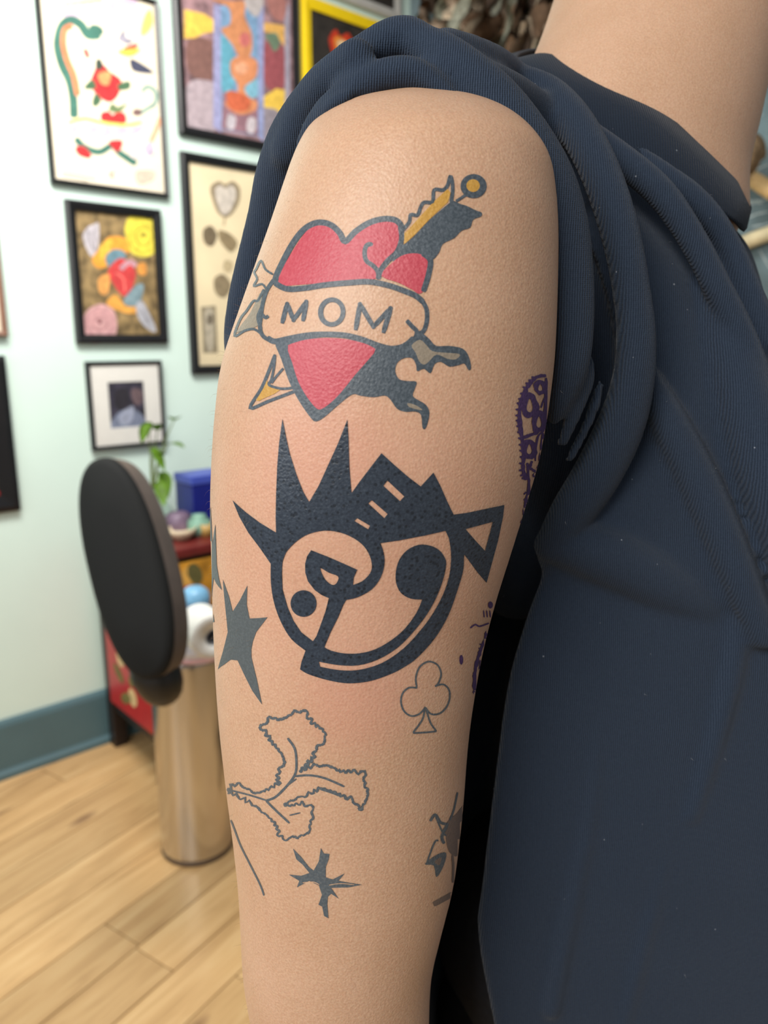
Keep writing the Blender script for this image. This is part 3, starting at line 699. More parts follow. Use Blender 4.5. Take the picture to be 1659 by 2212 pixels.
bm = bmesh.new(); add_lathe(bm, [(.001, sz + .012), (.15, sz + .012), (.17, sz + .025), (.172, sz + .06), (.155, sz + .078), (.001, sz + .084)], Vector((.02, 1.95, 0)), 40); obj('seat', bm, M_vinyl, stool)
bm = bmesh.new(); add_lathe(bm, [(.001, .07), (.026, .07), (.026, sz - .12), (.018, sz - .12), (.018, sz + .015), (.001, sz + .015)], Vector((.02, 1.95, 0)), 20); obj('column', bm, M_bk, stool)
for k in range(5):
    a = 2 * PI * k / 5 + .3; e = Vector((.02 + .2 * math.cos(a), 1.95 + .2 * math.sin(a), .055))
    bm = bmesh.new(); add_tube(bm, [(.02, 1.95, .09, .016), (*e, .012)], 10, 3); lgo = obj('leg', bm, M_bk, stool)
    bm = bmesh.new(); add_lathe(bm, [(.001, -.01), (.018, -.01), (.022, -.006), (.022, .006), (.018, .01), (.001, .01)], Vector((e.x, e.y, .0225)), 18, Vector((-math.sin(a), math.cos(a), 0))); obj('caster', bm, M_bk, lgo)

# ------------------------------------------------------------------ on the right-hand wall
def on_right(px, py, k=0.0):
    """Where the sight line meets the plane k metres in front of the right wall."""
    d = raydir(px, py); t = (CS - k - (CAM - OW).dot(WU)) / d.dot(WU); return CAM + d * t
bc0 = on_right(1040, -60, .10)
bunch = tag(empty('dried_leaf_bunch', bc0), 'hanging bunch of brown and grey dried leaves behind the shoulder', 'dried plants')
LM = [plain('dried_leaf_%s' % n_, c_, .8, var=.35, scale=45) for n_, c_ in (('brown', (146, 116, 90)), ('taupe', (190, 166, 142)), ('dark', (92, 74, 60)), ('grey_green', (170, 170, 152)), ('cream', (214, 196, 170)))]
leaf_me = []
for k in range(6):
    b2 = bmesh.new(); L_ = RNG.uniform(.12, .2); w0 = RNG.uniform(.016, .034); cu = RNG.uniform(.2, 1.4); rows = []
    for i_ in range(9):
        t_ = i_ / 8; wd_ = w0 * math.sin(PI * (t_ * .92 + .05)) ** .8; c_ = Vector((math.sin(t_ * cu * 2) * .02, math.sin(t_ * 5 + k) * .012, -L_ * t_)); rf = .35 * w0 * math.sin(t_ * 9 + k)
        rows.append([c_ + Vector((-wd_, rf, 0)), c_ + Vector((0, -wd_ * .35, 0)), c_ + Vector((wd_, -rf, 0))])
    vv = [[b2.verts.new(p) for p in r] for r in rows]
    for a_, b_ in zip(vv, vv[1:]):
        for j in range(2): b2.faces.new((a_[j], a_[j + 1], b_[j + 1], b_[j]))
    bmesh.ops.solidify(b2, geom=b2.faces[:], thickness=.0012)
    for m_ in LM:
        me = bpy.data.meshes.new('leaf'); b2.to_mesh(me); me.materials.append(m_); me.polygons.foreach_set('use_smooth', [True] * len(me.polygons)); leaf_me.append(me)
    b2.free()
for k in range(270):
    o = bpy.data.objects.new('leaf', leaf_me[int(RNG.integers(len(leaf_me)))]); COL.objects.link(o); o.parent = bunch; bunch_m = Matrix.Translation(bc0)
    p = on_right(RNG.uniform(900, 1240), RNG.uniform(-240, 125), RNG.uniform(.03, .17))
    o.matrix_parent_inverse = bunch_m.inverted(); o.location = p; o.rotation_euler = (RNG.normal(0, .35), RNG.normal(0, .5), RNG.uniform(0, 6.28))
a0, a1 = on_right(900, -300, .1), on_right(1200, -300, .1); bm = bmesh.new(); add_tube(bm, [(*a0, .008), (*((a0 + a1) / 2), .01), (*a1, .008)], 10, 4); obj('hanging_cord', bm, LM[2], bunch)

pa, pb = on_right(1500, 760, 0), on_right(2000, 760, 0)
n0, n1 = (pa - OW).dot(WN), (pb - OW).dot(WN)
cv = tag(empty('teal_canvas', S(CS, (n0 + n1) / 2, 1.0)), 'large dark teal canvas with white sketched lines on the right wall', 'painting')
zt_, zb_ = on_right(1640, -250, 0).z, on_right(1640, 760, 0).z
bm = bmesh.new(); add_box(bm, S(CS - .013, (n0 + n1) / 2, (zt_ + zb_) / 2), (.024, abs(n1 - n0), zt_ - zb_), RZ, .003); obj('canvas', bm, plain('teal_canvas_paint', (104, 124, 130), .6, var=.35, scale=9), cv, False)
def rplace(x, y): return on_right(1459 + x / 3.405, 100 + y / 3.405, .0262), -WU
LNS = [[(590, 510), (640, 500)], [(590, 910), (681, 870)], [(500, 1135), (600, 1140), (690, 1120)], [(520, 1160), (640, 1150)], [(525, 1265), (600, 1235), (690, 1215)], [(560, 760), (640, 765)], [(640, 150), (690, 60)], [(560, 1330), (700, 1300)], [(620, 1500), (700, 1640)]]
me, _ = draw([(stroke(l_, 11, 5, 1.2), 0) for l_ in LNS], rplace); link('painted_line', me, [pal((176, 188, 190))], cv, False)['kind'] = 'stuff'
def stalk(label, rows, rgb, k):
    r0 = on_right(rows[0][0], rows[0][1], k); t = tag(empty('bamboo_stalk', r0), label, 'bamboo')
    bm = bmesh.new(); add_tube(bm, [(*on_right(x, y, k), r) for x, y, r in rows], 14, 5); obj('stalk', bm, plain('dry_bamboo', rgb, .5, var=.2), t)
    bm = bmesh.new(); m_ = rows[len(rows) // 2]; add_ellipsoid(bm, on_right(m_[0], m_[1], k), (m_[2] * 1.12,) * 3, None, 14, 10); obj('node', bm, plain('bamboo_node', (168, 132, 84), .6), t)
stalk('tan bamboo stalk sloping down to the right beside the neck', [(1530, 345, .02), (1620, 385, .02), (1680, 420, .021), (1760, 455, .02)], (214, 178, 122), .11)
stalk('pale bamboo stalk just below the tan one beside the collar', [(1560, 545, .02), (1640, 512, .02), (1700, 495, .02), (1780, 470, .02)], (226, 210, 170), .055)
kt = on_right(1612, 335, .17); bm = bmesh.new()
ang = np.linspace(0, 4 * PI, 26); R2 = WN
add_tube(bm, [(*(kt + WN * (.028 * math.cos(a_)) + Vector((0, 0, .042 * math.sin(a_))) - WU * (.004 * a_ - .02)), .014) for a_ in ang], 10, 2)
tag(obj('rope_knot', bm, plain('brown_rope', (128, 104, 76), .9, var=.35, scale=160)), 'coiled brown rope knot above the tan bamboo stalk', 'rope')

# ------------------------------------------------------------------ the person
person = tag(empty('person', Vector((0.16, 0.47, 0))), 'person in a navy T-shirt with one sleeve rolled up over a tattooed upper arm', 'person')
M_skin = skin_mat()
def A(px, py, d, r): p = W(px, py, d); return (p.x, p.y, p.z, r)

EL = .90                                              # depth of the arm against its breadth
# right arm: (row, left outline, right outline, depth of the axis), measured along the arm
ARM = [(205, 830, 960, .289, .2), (216, 780, 1020, .288, .34), (234, 732, 1068, .286, .48), (262, 692, 1112, .283, .63), (300, 657, 1150, .280, .76), (350, 632, 1182, .278, .85), (400, 614, 1198, .277),
       (500, 580, 1206, .278), (600, 544, 1206, .281), (700, 508, 1204, .284), (800, 475, 1199, .287), (900, 462, 1186, .289), (1000, 455, 1167, .291), (1100, 453, 1137, .293),
       (1200, 456, 1105, .296), (1300, 459, 1073, .299), (1400, 463, 1047, .302), (1500, 469, 1028, .305), (1600, 478, 1014, .308), (1700, 490, 1006, .311), (1800, 503, 996, .314),
       (1900, 514, 982, .317), (2000, 520, 957, .320), (2100, 526, 934, .323), (2212, 545, 928, .327), (2330, 565, 925, .331), (2450, 590, 905, .336)]
arm = crom([(a[0], (a[1] + a[2]) / 2, (a[2] - a[1]) / 2, a[3], a[4] if len(a) > 4 else EL) for a in ARM], 4)
bm = bmesh.new(); rings = []
for y, cx, hw, d, el_ in arm.tolist():
    rx = d * math.sin(math.atan(hw / FPX)); c = W(cx, y, d); ry = rx * el_
    rings.append([c + RT * (rx * math.cos(t)) + FW * (ry * math.sin(t)) for t in [2 * PI * k / 64 for k in range(64)]])
add_rings(bm, rings)
# forearm and hand, below the view
el = W(745, 2400, .334); wr = el + Vector((.035, -.02, -.245)); 
add_tube(bm, [(*el, .036), (*(el + (wr - el) * .25), .040), (*(el + (wr - el) * .6), .033), (*wr, .025)], 20, 5, flat=.85)
hd = (wr - el).normalized(); kn = wr + hd * .085; hs = Vector((.75, .66, 0)).normalized()
add_tube(bm, [(*(wr - hd * .01), .024), (*(wr + hd * .03), .034), (*(wr + hd * .07), .038), (*kn, .036)], 18, 4, flat=.42, fdir=hd.cross(hs))
for k, L in enumerate((.068, .078, .072, .056)):
    b = kn + hs * ((k - 1.5) * .019) - hd * .012; f1 = b + hd * (L * .5); f2 = f1 + (hd + Vector((.18, -.12, 0))).normalized() * (L * .32); f3 = f2 + (hd + Vector((.4, -.25, 0))).normalized() * (L * .26)
    add_tube(bm, [(*b, .0095), (*f1, .009), (*f2, .0083), (*f3, .0072)], 12, 3)
tb = wr + hd * .03 - hs * .028; add_tube(bm, [(*tb, .0125), (*(tb + hd * .035 - hs * .022), .011), (*(tb + hd * .065 - hs * .028), .0095)], 12, 3)
# shoulder girdle, chest core, other shoulder (all under the shirt)
MED = Vector((.5, .866, 0)).normalized(); FRO = Vector((.866, -.5, 0)).normalized()
NC = W(1400, 230, .425)
add_tube(bm, [A(900, 360, .285, .030), A(1010, 390, .335, .034), A(1180, 460, .41, .042), (NC.x, NC.y, NC.z - .075, .05), *[(*(NC + MED * q_ + Vector((0, 0, z_))), r_) for q_, z_, r_ in ((.09, -.10, .042), (.16, -.14, .038))]], 24, 5)
base = NC + Vector((0, 0, -.02))
tr = []
for z_, a_, b_ in ((-.12, .08, .05), (-.2, .085, .05), (-.32, .085, .05), (-.45, .085, .05), (-.52, .09, .05)):
    cc = base + Vector((.05, .06, z_))
    tr.append([cc + MED * (a_ * math.cos(t)) + FRO * (b_ * math.sin(t)) for t in [2 * PI * k / 40 for k in range(40)]])
add_rings(bm, tr)
la = NC + MED * .175 + Vector((.02, .02, -.15)); add_tube(bm, [(*la, .046), (*(la + Vector((.03, .01, -.15))), .043), (*(la + Vector((.04, 0, -.29))), .036), (*(la + Vector((.03, -.05, -.52))), .025), (*(la + Vector((.03, -.06, -.60))), .026)], 20, 5)
# neck: (left outline, right outline) rows leaning forward, then skull and jaw
NECK = [(-330, 1290, 1830, .425), (-200, 1262, 1772, .425), (-100, 1228, 1716, .425), (0, 1193, 1690, .425), (80, 1166, 1672, .423), (150, 1136, 1660, .42), (220, 1095, 1640, .418), (300, 1050, 1622, .418), (400, 1010, 1600, .418), (500, 1000, 1600, .42)]
rings = []
for y, l, r, d in crom(NECK, 4).tolist():
    hw = (r - l) / 2; rx = d * math.sin(math.atan(hw / FPX)); c = W((l + r) / 2, y, d)
    rings.append([c + RT * (rx * math.cos(t)) + FW * (min(rx, .075) * .92 * math.sin(t)) for t in [2 * PI * k / 56 for k in range(56)]])
add_rings(bm, rings)
HC = W(1640, -560, .43); HF = FRO
def H(f, m, z): return HC + HF * f + MED * m + Vector((0, 0, z))
Rh = Matrix((HF, MED, Vector((0, 0, 1)))).transposed()
add_ellipsoid(bm, H(-.012, 0, .03), (.096, .074, .09), Rh); add_ellipsoid(bm, H(.03, 0, -.05), (.062, .056, .075), Rh); add_ellipsoid(bm, H(.066, 0, -.095), (.026, .03, .022), Rh)
add_tube(bm, [(*H(.088, 0, .015), .009), (*H(.102, 0, -.012), .011), (*H(.108, 0, -.03), .014)], 12, 4)
for s_ in (-1, 1): add_ellipsoid(bm, H(-.01, s_ * .074, -.005), (.02, .008, .032), Rh); add_ellipsoid(bm, H(.096, s_ * .009, -.033), (.010, .008, .007), Rh)
for z_ in (-.054, -.064): add_ellipsoid(bm, H(.086, 0, z_), (.012, .024, .006), Rh)
bme = remesh(bm, 0.0022, 8)
body = link('body', bme, M_skin, person)
for s_ in (-1, 1):
    b2 = bmesh.new(); add_ellipsoid(b2, H(.078, s_ * .031, .012), (.0125, .0125, .0125), Rh); obj('eye', b2, plain('eye_white', (226, 222, 216), .2), person)
b2 = bmesh.new(); add_ellipsoid(b2, H(-.018, 0, .042), (.098, .08, .088), Rh); add_ellipsoid(b2, H(-.05, 0, 0), (.066, .072, .08), Rh); obj('hair', b2, plain('dark_hair', (34, 28, 26), .6, scale=200, var=.4), person)

NO = np.empty(len(bme.vertices) * 3); bme.vertices.foreach_get('normal', NO)
bvh = BVHTree.FromPolygons([v.co for v in bme.vertices], [p.vertices[:] for p in bme.polygons])
NO = NO.reshape(-1, 3)
PVERT = [p.vertices[:] for p in bme.polygons]
def on_skin(px, py, lift):
    hit, n, i, dist = bvh.ray_cast(CAM, raydir(px, py).normalized(), 2.0)
    if hit is None: return None
    vs = PVERT[i]; wts = [1 / max((bme.vertices[v].co - hit).length, 1e-6) for v in vs]; n = Vector((0, 0, 0))
    for v, ww in zip(vs, wts): n += Vector(NO[v]) * ww
    n.normalize()
    return hit + n * lift, n

# ---- tattoos: flat ink in the skin, each design one mesh lying on the arm
I_old = ink_mat('old_blue_grey_ink', (66, 75, 83), (108, 116, 124), .45, .55); I_new = ink_mat('fresh_black_ink', (45, 52, 63), (80, 91, 104), .33, .36, dots=True)
I_red = ink_mat('red_ink', (186, 66, 80), (210, 106, 114), .45, .5); I_yel = ink_mat('yellow_ink', (190, 142, 60), (212, 170, 94), .45, .5)
I_shade = ink_mat('grey_wash_ink', (140, 128, 112), (168, 152, 132), .45, .5); I_line = ink_mat('thin_line_ink', (80, 88, 94), (116, 118, 118), .5, .6)
I_star = ink_mat('flat_grey_ink', (82, 88, 90), (108, 114, 116), .45, .4); I_pur = ink_mat('purple_stencil_ink', (64, 36, 86), (98, 66, 118), .5, .6)
I_banner = ink_mat('bare_banner_skin', (222, 184, 142), (240, 208, 170), .45, .4)
def tattoo(name, label, layers, cols, ox, oy, k, grid, lift=0.00016):
    place = lambda x, y: on_skin(ox + x / k, oy + y / k, lift)
    me, no = draw(layers, place, grid)
    me.name = name
    o = link(name, me, cols, body)
    me.normals_split_custom_set_from_vertices(no)
    return tag(o, label)
# heart
d, r_, y_, g_, b_ = 0, 1, 2, 3, None
st = stroke
HEART = [
 (smooth_poly([(180, 780), (140, 850), (112, 905), (60, 975), (32, 1020), (90, 998), (150, 985), (180, 930)], 3), g_),
 (st([(250, 672), (205, 642), (178, 590), (150, 640), (138, 660), (155, 700), (135, 742), (185, 730), (212, 765)], 13, 4), d),
 (st([(195, 760), (162, 828), (132, 832), (92, 890), (55, 938), (20, 1040), (82, 1008), (140, 1000), (195, 1042)], 15, 4), d),
 (smooth_poly([(215, 750), (175, 860), (150, 930), (175, 1000), (205, 960), (190, 920), (200, 840)], 3), d),
 # dark lower body with the banner tails
 (smooth_poly([(262, 1072), (300, 1180), (345, 1310), (400, 1420), (468, 1520), (505, 1550), (560, 1520), (640, 1450), (722, 1388), (770, 1396), (850, 1405), (915, 1395), (950, 1420), (990, 1475), (1045, 1492), (1095, 1490), (1132, 1512), (1140, 1588), (1162, 1585), (1182, 1500), (1160, 1450), (1112, 1420), (1082, 1395), (1096, 1350), (1104, 1312), (1052, 1308), (1000, 1296), (978, 1248), (990, 1200), (1030, 1172), (1078, 1172), (1102, 1212), (1108, 1250), (1148, 1235), (1188, 1262), (1212, 1208), (1250, 1194), (1300, 1222), (1358, 1212), (1390, 1204), (1414, 1242), (1430, 1228), (1415, 1160), (1380, 1115), (1300, 1098), (1222, 1098), (1182, 1058), (1128, 1018), (1090, 1050), (1060, 1090), (1000, 1112), (930, 1108), (870, 1085), (700, 1060), (500, 1050), (340, 1060)], 3), d),
 (smooth_poly([(1075, 1096), (1125, 1062), (1165, 1095), (1200, 1130), (1290, 1140), (1362, 1148), (1340, 1178), (1290, 1176), (1225, 1150), (1180, 1190), (1150, 1210), (1120, 1190), (1100, 1140)], 3), g_),
 (smooth_poly([(1052, 1440), (1100, 1452), (1140, 1480), (1110, 1478), (1060, 1462)], 3), g_),
 (smooth_poly([(340, 1100), (440, 1070), (560, 1058), (680, 1065), (790, 1090), (858, 1122), (810, 1190), (740, 1270), (660, 1370), (600, 1432), (540, 1475), (505, 1468), (450, 1400), (400, 1310), (365, 1200)], 3), r_),
 # banner interior is bare skin
 (smooth_poly([(235, 740), (330, 772), (430, 768), (560, 748), (700, 735), (820, 728), (930, 748), (1020, 778), (1100, 812), (1145, 850), (1160, 900), (1155, 970), (1110, 1030), (1070, 1075), (1010, 1100), (950, 1102), (870, 1080), (780, 1045), (680, 1020), (560, 1015), (450, 1020), (340, 1042), (260, 1055), (200, 1020), (180, 950), (190, 850)], 3), None),
 # arrow head
 (smooth_poly([(148, 1422), (205, 1282), (222, 1332), (292, 1362), (200, 1410)], 2), y_),
 (st([(262, 1150), (232, 1230), (182, 1350), (112, 1470), (220, 1430), (330, 1388), (378, 1370)], 20, 4), d), (st([(262, 1150), (256, 1220), (240, 1300), (226, 1332), (300, 1354), (372, 1348)], 16, 4), d), (st([(240, 1322), (270, 1280), (312, 1232)], 15), d),
 # arrow shaft and feather
 (smooth_poly([(985, 520), (1035, 490), (1095, 440), (1185, 345), (1295, 250), (1325, 232), (1362, 250), (1402, 262), (1460, 290), (1492, 302), (1490, 325), (1442, 345), (1425, 392), (1372, 412), (1330, 455), (1262, 490), (1240, 540), (1200, 585), (1150, 575), (1060, 560), (990, 600), (950, 575)], 3), d),
 ([(1020, 440), (1062, 398), (1110, 345), (1200, 245), (1290, 162), (1308, 185), (1292, 240), (1180, 345), (1090, 440), (1035, 490), (1020, 470)], y_),
 (st([(1010, 420), (1060, 362), (1070, 316), (1110, 318), (1130, 270), (1150, 242), (1200, 238), (1210, 168), (1262, 168), (1290, 140), (1306, 86), (1318, 120), (1320, 180), (1310, 245)], 22, 4), d),
 (ell(1445, 145, 78, 72, 36), d), (ell(1442, 142, 40, 38, 24), y_), (st([(1340, 235), (1372, 215), (1405, 192)], 18), d),
 # heart top
 (smooth_poly([(285, 700), (340, 600), (400, 500), (460, 420), (510, 392), (575, 388), (620, 420), (650, 460), (680, 492), (720, 452), (790, 402), (870, 370), (950, 366), (990, 400), (1002, 470), (982, 540), (930, 590), (880, 640), (868, 690), (700, 705), (450, 722), (300, 735)], 3), r_),
 (smooth_poly([(895, 668), (940, 620), (1000, 570), (1060, 548), (1130, 552), (1168, 590), (1155, 680), (1130, 775), (1080, 752), (1000, 712), (930, 690)], 3), r_),
 (st([(285, 700), (340, 600), (400, 500), (460, 420), (510, 392), (575, 388), (620, 420), (650, 460), (680, 492), (720, 452), (790, 402), (870, 370), (950, 366), (990, 400), (1002, 470)], 22), r_), (st([(300, 735), (450, 722), (700, 705), (868, 690)], 18), r_), (st([(895, 668), (930, 690), (1000, 712), (1080, 752), (1130, 775), (1155, 680), (1168, 590)], 20), r_),
 (st([(340, 1100), (440, 1070), (560, 1058), (680, 1065), (790, 1090), (858, 1122)], 14), r_),
 (st([(262, 720), (270, 680), (302, 610), (360, 500), (420, 418), (480, 374), (540, 362), (600, 380), (648, 425), (680, 476), (740, 418), (820, 366), (900, 342), (970, 345), (1008, 372), (1018, 410)], 36), d),
 (st([(1008, 380), (1016, 460), (988, 538), (932, 592), (890, 650), (876, 700)], 32), d), (st([(835, 490), (808, 500), (796, 540), (806, 590), (848, 622), (874, 655), (880, 702)], 28), d), (ell(832, 492, 15, 13, 14), d),
 (st([(1140, 545), (1180, 575), (1188, 610), (1172, 690), (1145, 775)], 34), d),
 (st([(258, 722), (330, 758), (430, 755), (560, 735), (700, 722), (820, 716), (930, 736), (1020, 766), (1100, 800), (1145, 838)], 34), d),
 (st([(258, 700), (216, 762), (190, 840), (178, 920), (172, 990), (192, 1042), (245, 1072)], 24), d), (st([(222, 918), (205, 930), (180, 905)], 20), d),
 (st([(215, 1050), (260, 1072), (340, 1056), (450, 1036), (560, 1030), (680, 1036), (780, 1060), (870, 1094), (950, 1114), (1012, 1106), (1052, 1085), (1090, 1050)], 34), d),
 (st([(1138, 828), (1164, 880), (1166, 950), (1146, 1010), (1104, 1030)], 27), d), (st([(1046, 946), (1076, 980), (1106, 1012), (1096, 1050), (1062, 1086)], 26), d),
 # MOM
 ]
def line(pts, w_): return [(st([a, b], w_, 4), d) for a, b in zip(pts, pts[1:])]
HEART += line([(304, 965), (334, 845)], 28) + line([(334, 845), (372, 945)], 27) + line([(372, 945), (450, 832)], 27) + line([(450, 832), (428, 952)], 28)
HEART += [(ell(334, 848, 13, 13, 12), d), (ell(372, 945, 13, 13, 12), d), (ell(448, 835, 13, 13, 12), d)]
HEART += [(ell(600, 897, 82, 88, 36, .15), d), (ell(601, 897, 52, 60, 36, .15), None)]
HEART += line([(742, 1005), (768, 848)], 30) + line([(768, 848), (848, 985)], 29) + line([(848, 985), (952, 872)], 29) + line([(952, 872), (906, 1022)], 31)
HEART += [(ell(768, 850, 14, 14, 12), d), (ell(848, 984, 14, 14, 12), d), (ell(950, 874, 14, 14, 12), d)]
tattoo('heart_tattoo', 'red heart and arrow tattoo with a banner lettered MOM', HEART, [I_old, I_red, I_yel, I_shade], 500, 350, 2.765, 11)

# abstract face
FACE = [
 ([(150, 475), (182, 505), (220, 538), (290, 590), (372, 640), (370, 560), (372, 450), (378, 300), (388, 180), (405, 58), (413, 100), (425, 160), (442, 235), (475, 340), (510, 430), (541, 484), (590, 400), (640, 290), (690, 180), (736, 62), (742, 160), (746, 300), (757, 438), (800, 378), (850, 312), (910, 234), (980, 298), (1040, 350), (1110, 404), (1175, 333), (1210, 400), (1245, 480), (1278, 548), (1350, 538), (1450, 517), (1537, 499), (1530, 560), (1505, 680), (1475, 790), (1446, 897), (1400, 845), (1332, 752)] + list(map(tuple, crom([(1330, 770), (1327, 830), (1302, 920), (1252, 1060), (1182, 1180), (1092, 1280), (1030, 1325), (960, 1362), (850, 1400), (740, 1411), (640, 1396), (540, 1366), (494, 1340)], 4))) + [(502, 1300), (522, 1245)] + list(map(tuple, crom([(520, 1243), (450, 1185), (398, 1100), (362, 1000), (346, 900), (345, 800)], 4))) + [(290, 720), (230, 640), (185, 560)], 0),
 ([(1338, 622), (1478, 585), (1438, 734)], None),
 (list(map(tuple, crom([(402, 850), (404, 800), (412, 768), (430, 732), (480, 682), (540, 647), (620, 630), (700, 640), (770, 670), (820, 710), (850, 760), (861, 810), (850, 850), (812, 888), (764, 908)], 3))) + [(768, 870), (786, 830), (720, 800), (640, 765), (551, 730), (530, 762), (520, 800), (521, 845), (535, 890), (570, 935), (605, 960), (641, 975), (625, 1040), (600, 1110), (578, 1170), (560, 1196), (500, 1150), (460, 1090), (430, 1020), (405, 930)], None),
 (ell(512, 1003, 66, 68, 40), 0), (smooth_poly([(598, 822), (640, 845), (688, 864), (684, 893), (665, 908), (640, 897), (615, 868)], 3), None),
 ([(905, 694), (1000, 680), (1130, 655), (1236, 631)] + list(map(tuple, crom([(1252, 665), (1262, 720), (1264, 790), (1253, 870), (1222, 960), (1168, 1060), (1100, 1150), (1018, 1236), (910, 1308), (790, 1343), (690, 1343), (596, 1326)], 3))) + [(590, 1301)] + list(map(tuple, crom([(592, 1301), (690, 1318), (790, 1319), (890, 1290), (990, 1230), (1070, 1150), (1140, 1060), (1190, 970), (1224, 880), (1240, 800), (1228, 760), (1202, 728), (1160, 707), (1100, 702), (1040, 730), (1000, 780), (983, 840), (985, 900), (1010, 950), (1060, 978), (1117, 982)], 3))) + list(map(tuple, crom([(1117, 984), (1088, 1050), (1030, 1130), (960, 1190), (880, 1236), (800, 1257), (720, 1258), (650, 1243), (618, 1226)], 3))) + [(650, 1150), (690, 1070), (715, 1010), (730, 984)] + list(map(tuple, crom([(732, 984), (790, 970), (860, 930), (905, 870), (925, 800), (920, 740), (905, 696)], 3))), None),
 ([(940, 374), (1026, 455), (1004, 479), (919, 400)], None), ([(860, 474), (941, 545), (924, 566), (842, 490)], None), ([(785, 566), (851, 605), (842, 623), (771, 580)], None),
]
tattoo('abstract_face_tattoo', 'bold black abstract round face tattoo with spiked hair', FACE, [I_new], 440, 880, 2.37, 10, .00022)
tattoo('star_tattoo', 'solid grey five-pointed star tattoo left of the face tattoo', [([(100, 880), (114, 920), (132, 970), (150, 1045), (188, 985), (225, 911), (223, 960), (222, 1010), (236, 1080), (280, 1078), (328, 1074), (300, 1110), (270, 1150), (252, 1200), (245, 1240), (246, 1280), (258, 1330), (275, 1400), (300, 1521), (278, 1490), (250, 1450), (210, 1370), (175, 1295), (140, 1291), (108, 1315), (74, 1341), (85, 1300), (100, 1250), (125, 1150), (116, 1060), (110, 1000), (104, 940)], 0)], [I_star], 440, 880, 2.37, 10)
tattoo('edge_star_tattoo', 'thin grey star tattoo wrapping round the left edge of the arm', [([(572, 690), (577, 800), (584, 960), (596, 880), (605, 818), (608, 900), (611, 1000), (615, 1110), (630, 1200), (651, 1284), (630, 1262), (610, 1235), (593, 1198), (586, 1260), (581, 1330), (586, 1420), (599, 1508), (586, 1511), (575, 1450), (568, 1380), (556, 1250), (550, 1050), (560, 850)], 0)], [I_star], 280, 880, 3.254, 10)
CL = [([(1090, 202), (1085, 150), (1105, 95), (1150, 68), (1195, 85), (1214, 130), (1202, 175), (1184, 196)], 9), ([(1182, 194), (1225, 185), (1255, 215), (1256, 265), (1235, 310), (1200, 336), (1160, 335), (1134, 303)], 9), ([(1092, 203), (1050, 202), (1018, 230), (1009, 275), (1025, 322), (1060, 346), (1095, 340), (1120, 320), (1134, 300)], 9), ([(1132, 300), (1118, 365), (1070, 432)], 9), ([(1070, 434), (1130, 431), (1190, 425)], 9), ([(1190, 425), (1158, 378), (1135, 303)], 9)]
tattoo('club_tattoo', 'thin outline tattoo of a playing card club', [(st(p, w_, 5), 0) for p, w_ in CL], [I_line], 440, 1400, 2.37, 14)
LF = [([(385, 695), (380, 640), (405, 600), (410, 560), (375, 510), (345, 475), (325, 440), (300, 410), (325, 370), (345, 355), (385, 365), (420, 355), (460, 330), (505, 320), (535, 350), (560, 385), (600, 410), (622, 440), (610, 490), (575, 510), (560, 560), (530, 590), (500, 630)], 10),
      ([(490, 625), (530, 610), (590, 600), (650, 605), (700, 630), (760, 630), (825, 645), (820, 690), (840, 740), (825, 790), (795, 825), (770, 780), (720, 760), (660, 735), (595, 715)], 10),
      ([(595, 720), (540, 745), (450, 780), (415, 800), (450, 805), (510, 795), (560, 830), (545, 900), (540, 940), (480, 965), (400, 970), (375, 920), (350, 880), (290, 830), (220, 780), (135, 740)], 8), ([(124, 742), (150, 700), (200, 705), (265, 740), (330, 720), (385, 690)], 8)]
WIG = []
for p, w_ in LF:
    S_ = crom(p, 7); T_ = np.gradient(S_, axis=0); T_ /= np.maximum(np.linalg.norm(T_, axis=1, keepdims=True), 1e-6); ph = np.cumsum(np.r_[0, np.linalg.norm(np.diff(S_, axis=0), axis=1)])
    WIG.append((st(S_ + np.stack([-T_[:, 1], T_[:, 0]], 1) * ((6.5 + 4.5 * np.sin(ph / 47 + 1)) * np.sin(ph / 5.6 + 3.4 * np.sin(ph / 37)))[:, None], w_ + 3, 2, 1.3), 0))
VN = [([(430, 460), (465, 510), (475, 570), (470, 640), (430, 700), (370, 760), (320, 780)], 12), ([(470, 655), (540, 650), (620, 665), (720, 708)], 11), ([(320, 780), (370, 830), (440, 895)], 11), ([(130, 725), (230, 750), (320, 778)], 9), ([(440, 855), (495, 842)], 7), ([(370, 760), (420, 710), (475, 668)], 8), ([(595, 718), (650, 735), (710, 758)], 14)]
tattoo('leaf_tattoo', 'fine outline tattoo of a frilly three-lobed leaf', WIG + [(st(p, w_, 5), 0) for p, w_ in VN], [I_line], 440, 1400, 2.37, 14)
tattoo('line_tattoo', 'single thin dark line tattoo on the left of the lower arm', [(st([(140, 880), (160, 930), (190, 1010), (240, 1110), (290, 1210), (310, 1266)], 9, 5), 0)], [I_line], 440, 1400, 2.37, 14)
tattoo('spiky_flower_tattoo', 'small spiky grey flower tattoo above the elbow', [([(458, 1025), (500, 1068), (540, 1120), (563, 1138), (590, 1090), (600, 1022), (615, 1050), (644, 1052), (640, 1080), (625, 1120), (625, 1172), (660, 1183), (722, 1152), (690, 1190), (810, 1210), (740, 1224), (652, 1226), (692, 1282), (652, 1256), (636, 1272), (633, 1310), (639, 1382), (617, 1370), (607, 1322), (588, 1312), (606, 1262), (590, 1214), (540, 1190), (478, 1224), (490, 1190), (436, 1158), (500, 1164), (542, 1150), (508, 1108), (475, 1080)], 0), (st([(640, 1212), (700, 1204), (770, 1210)], 5), None), (st([(592, 1210), (560, 1196), (505, 1200)], 5), None)], [I_line], 440, 1400, 2.37, 8)
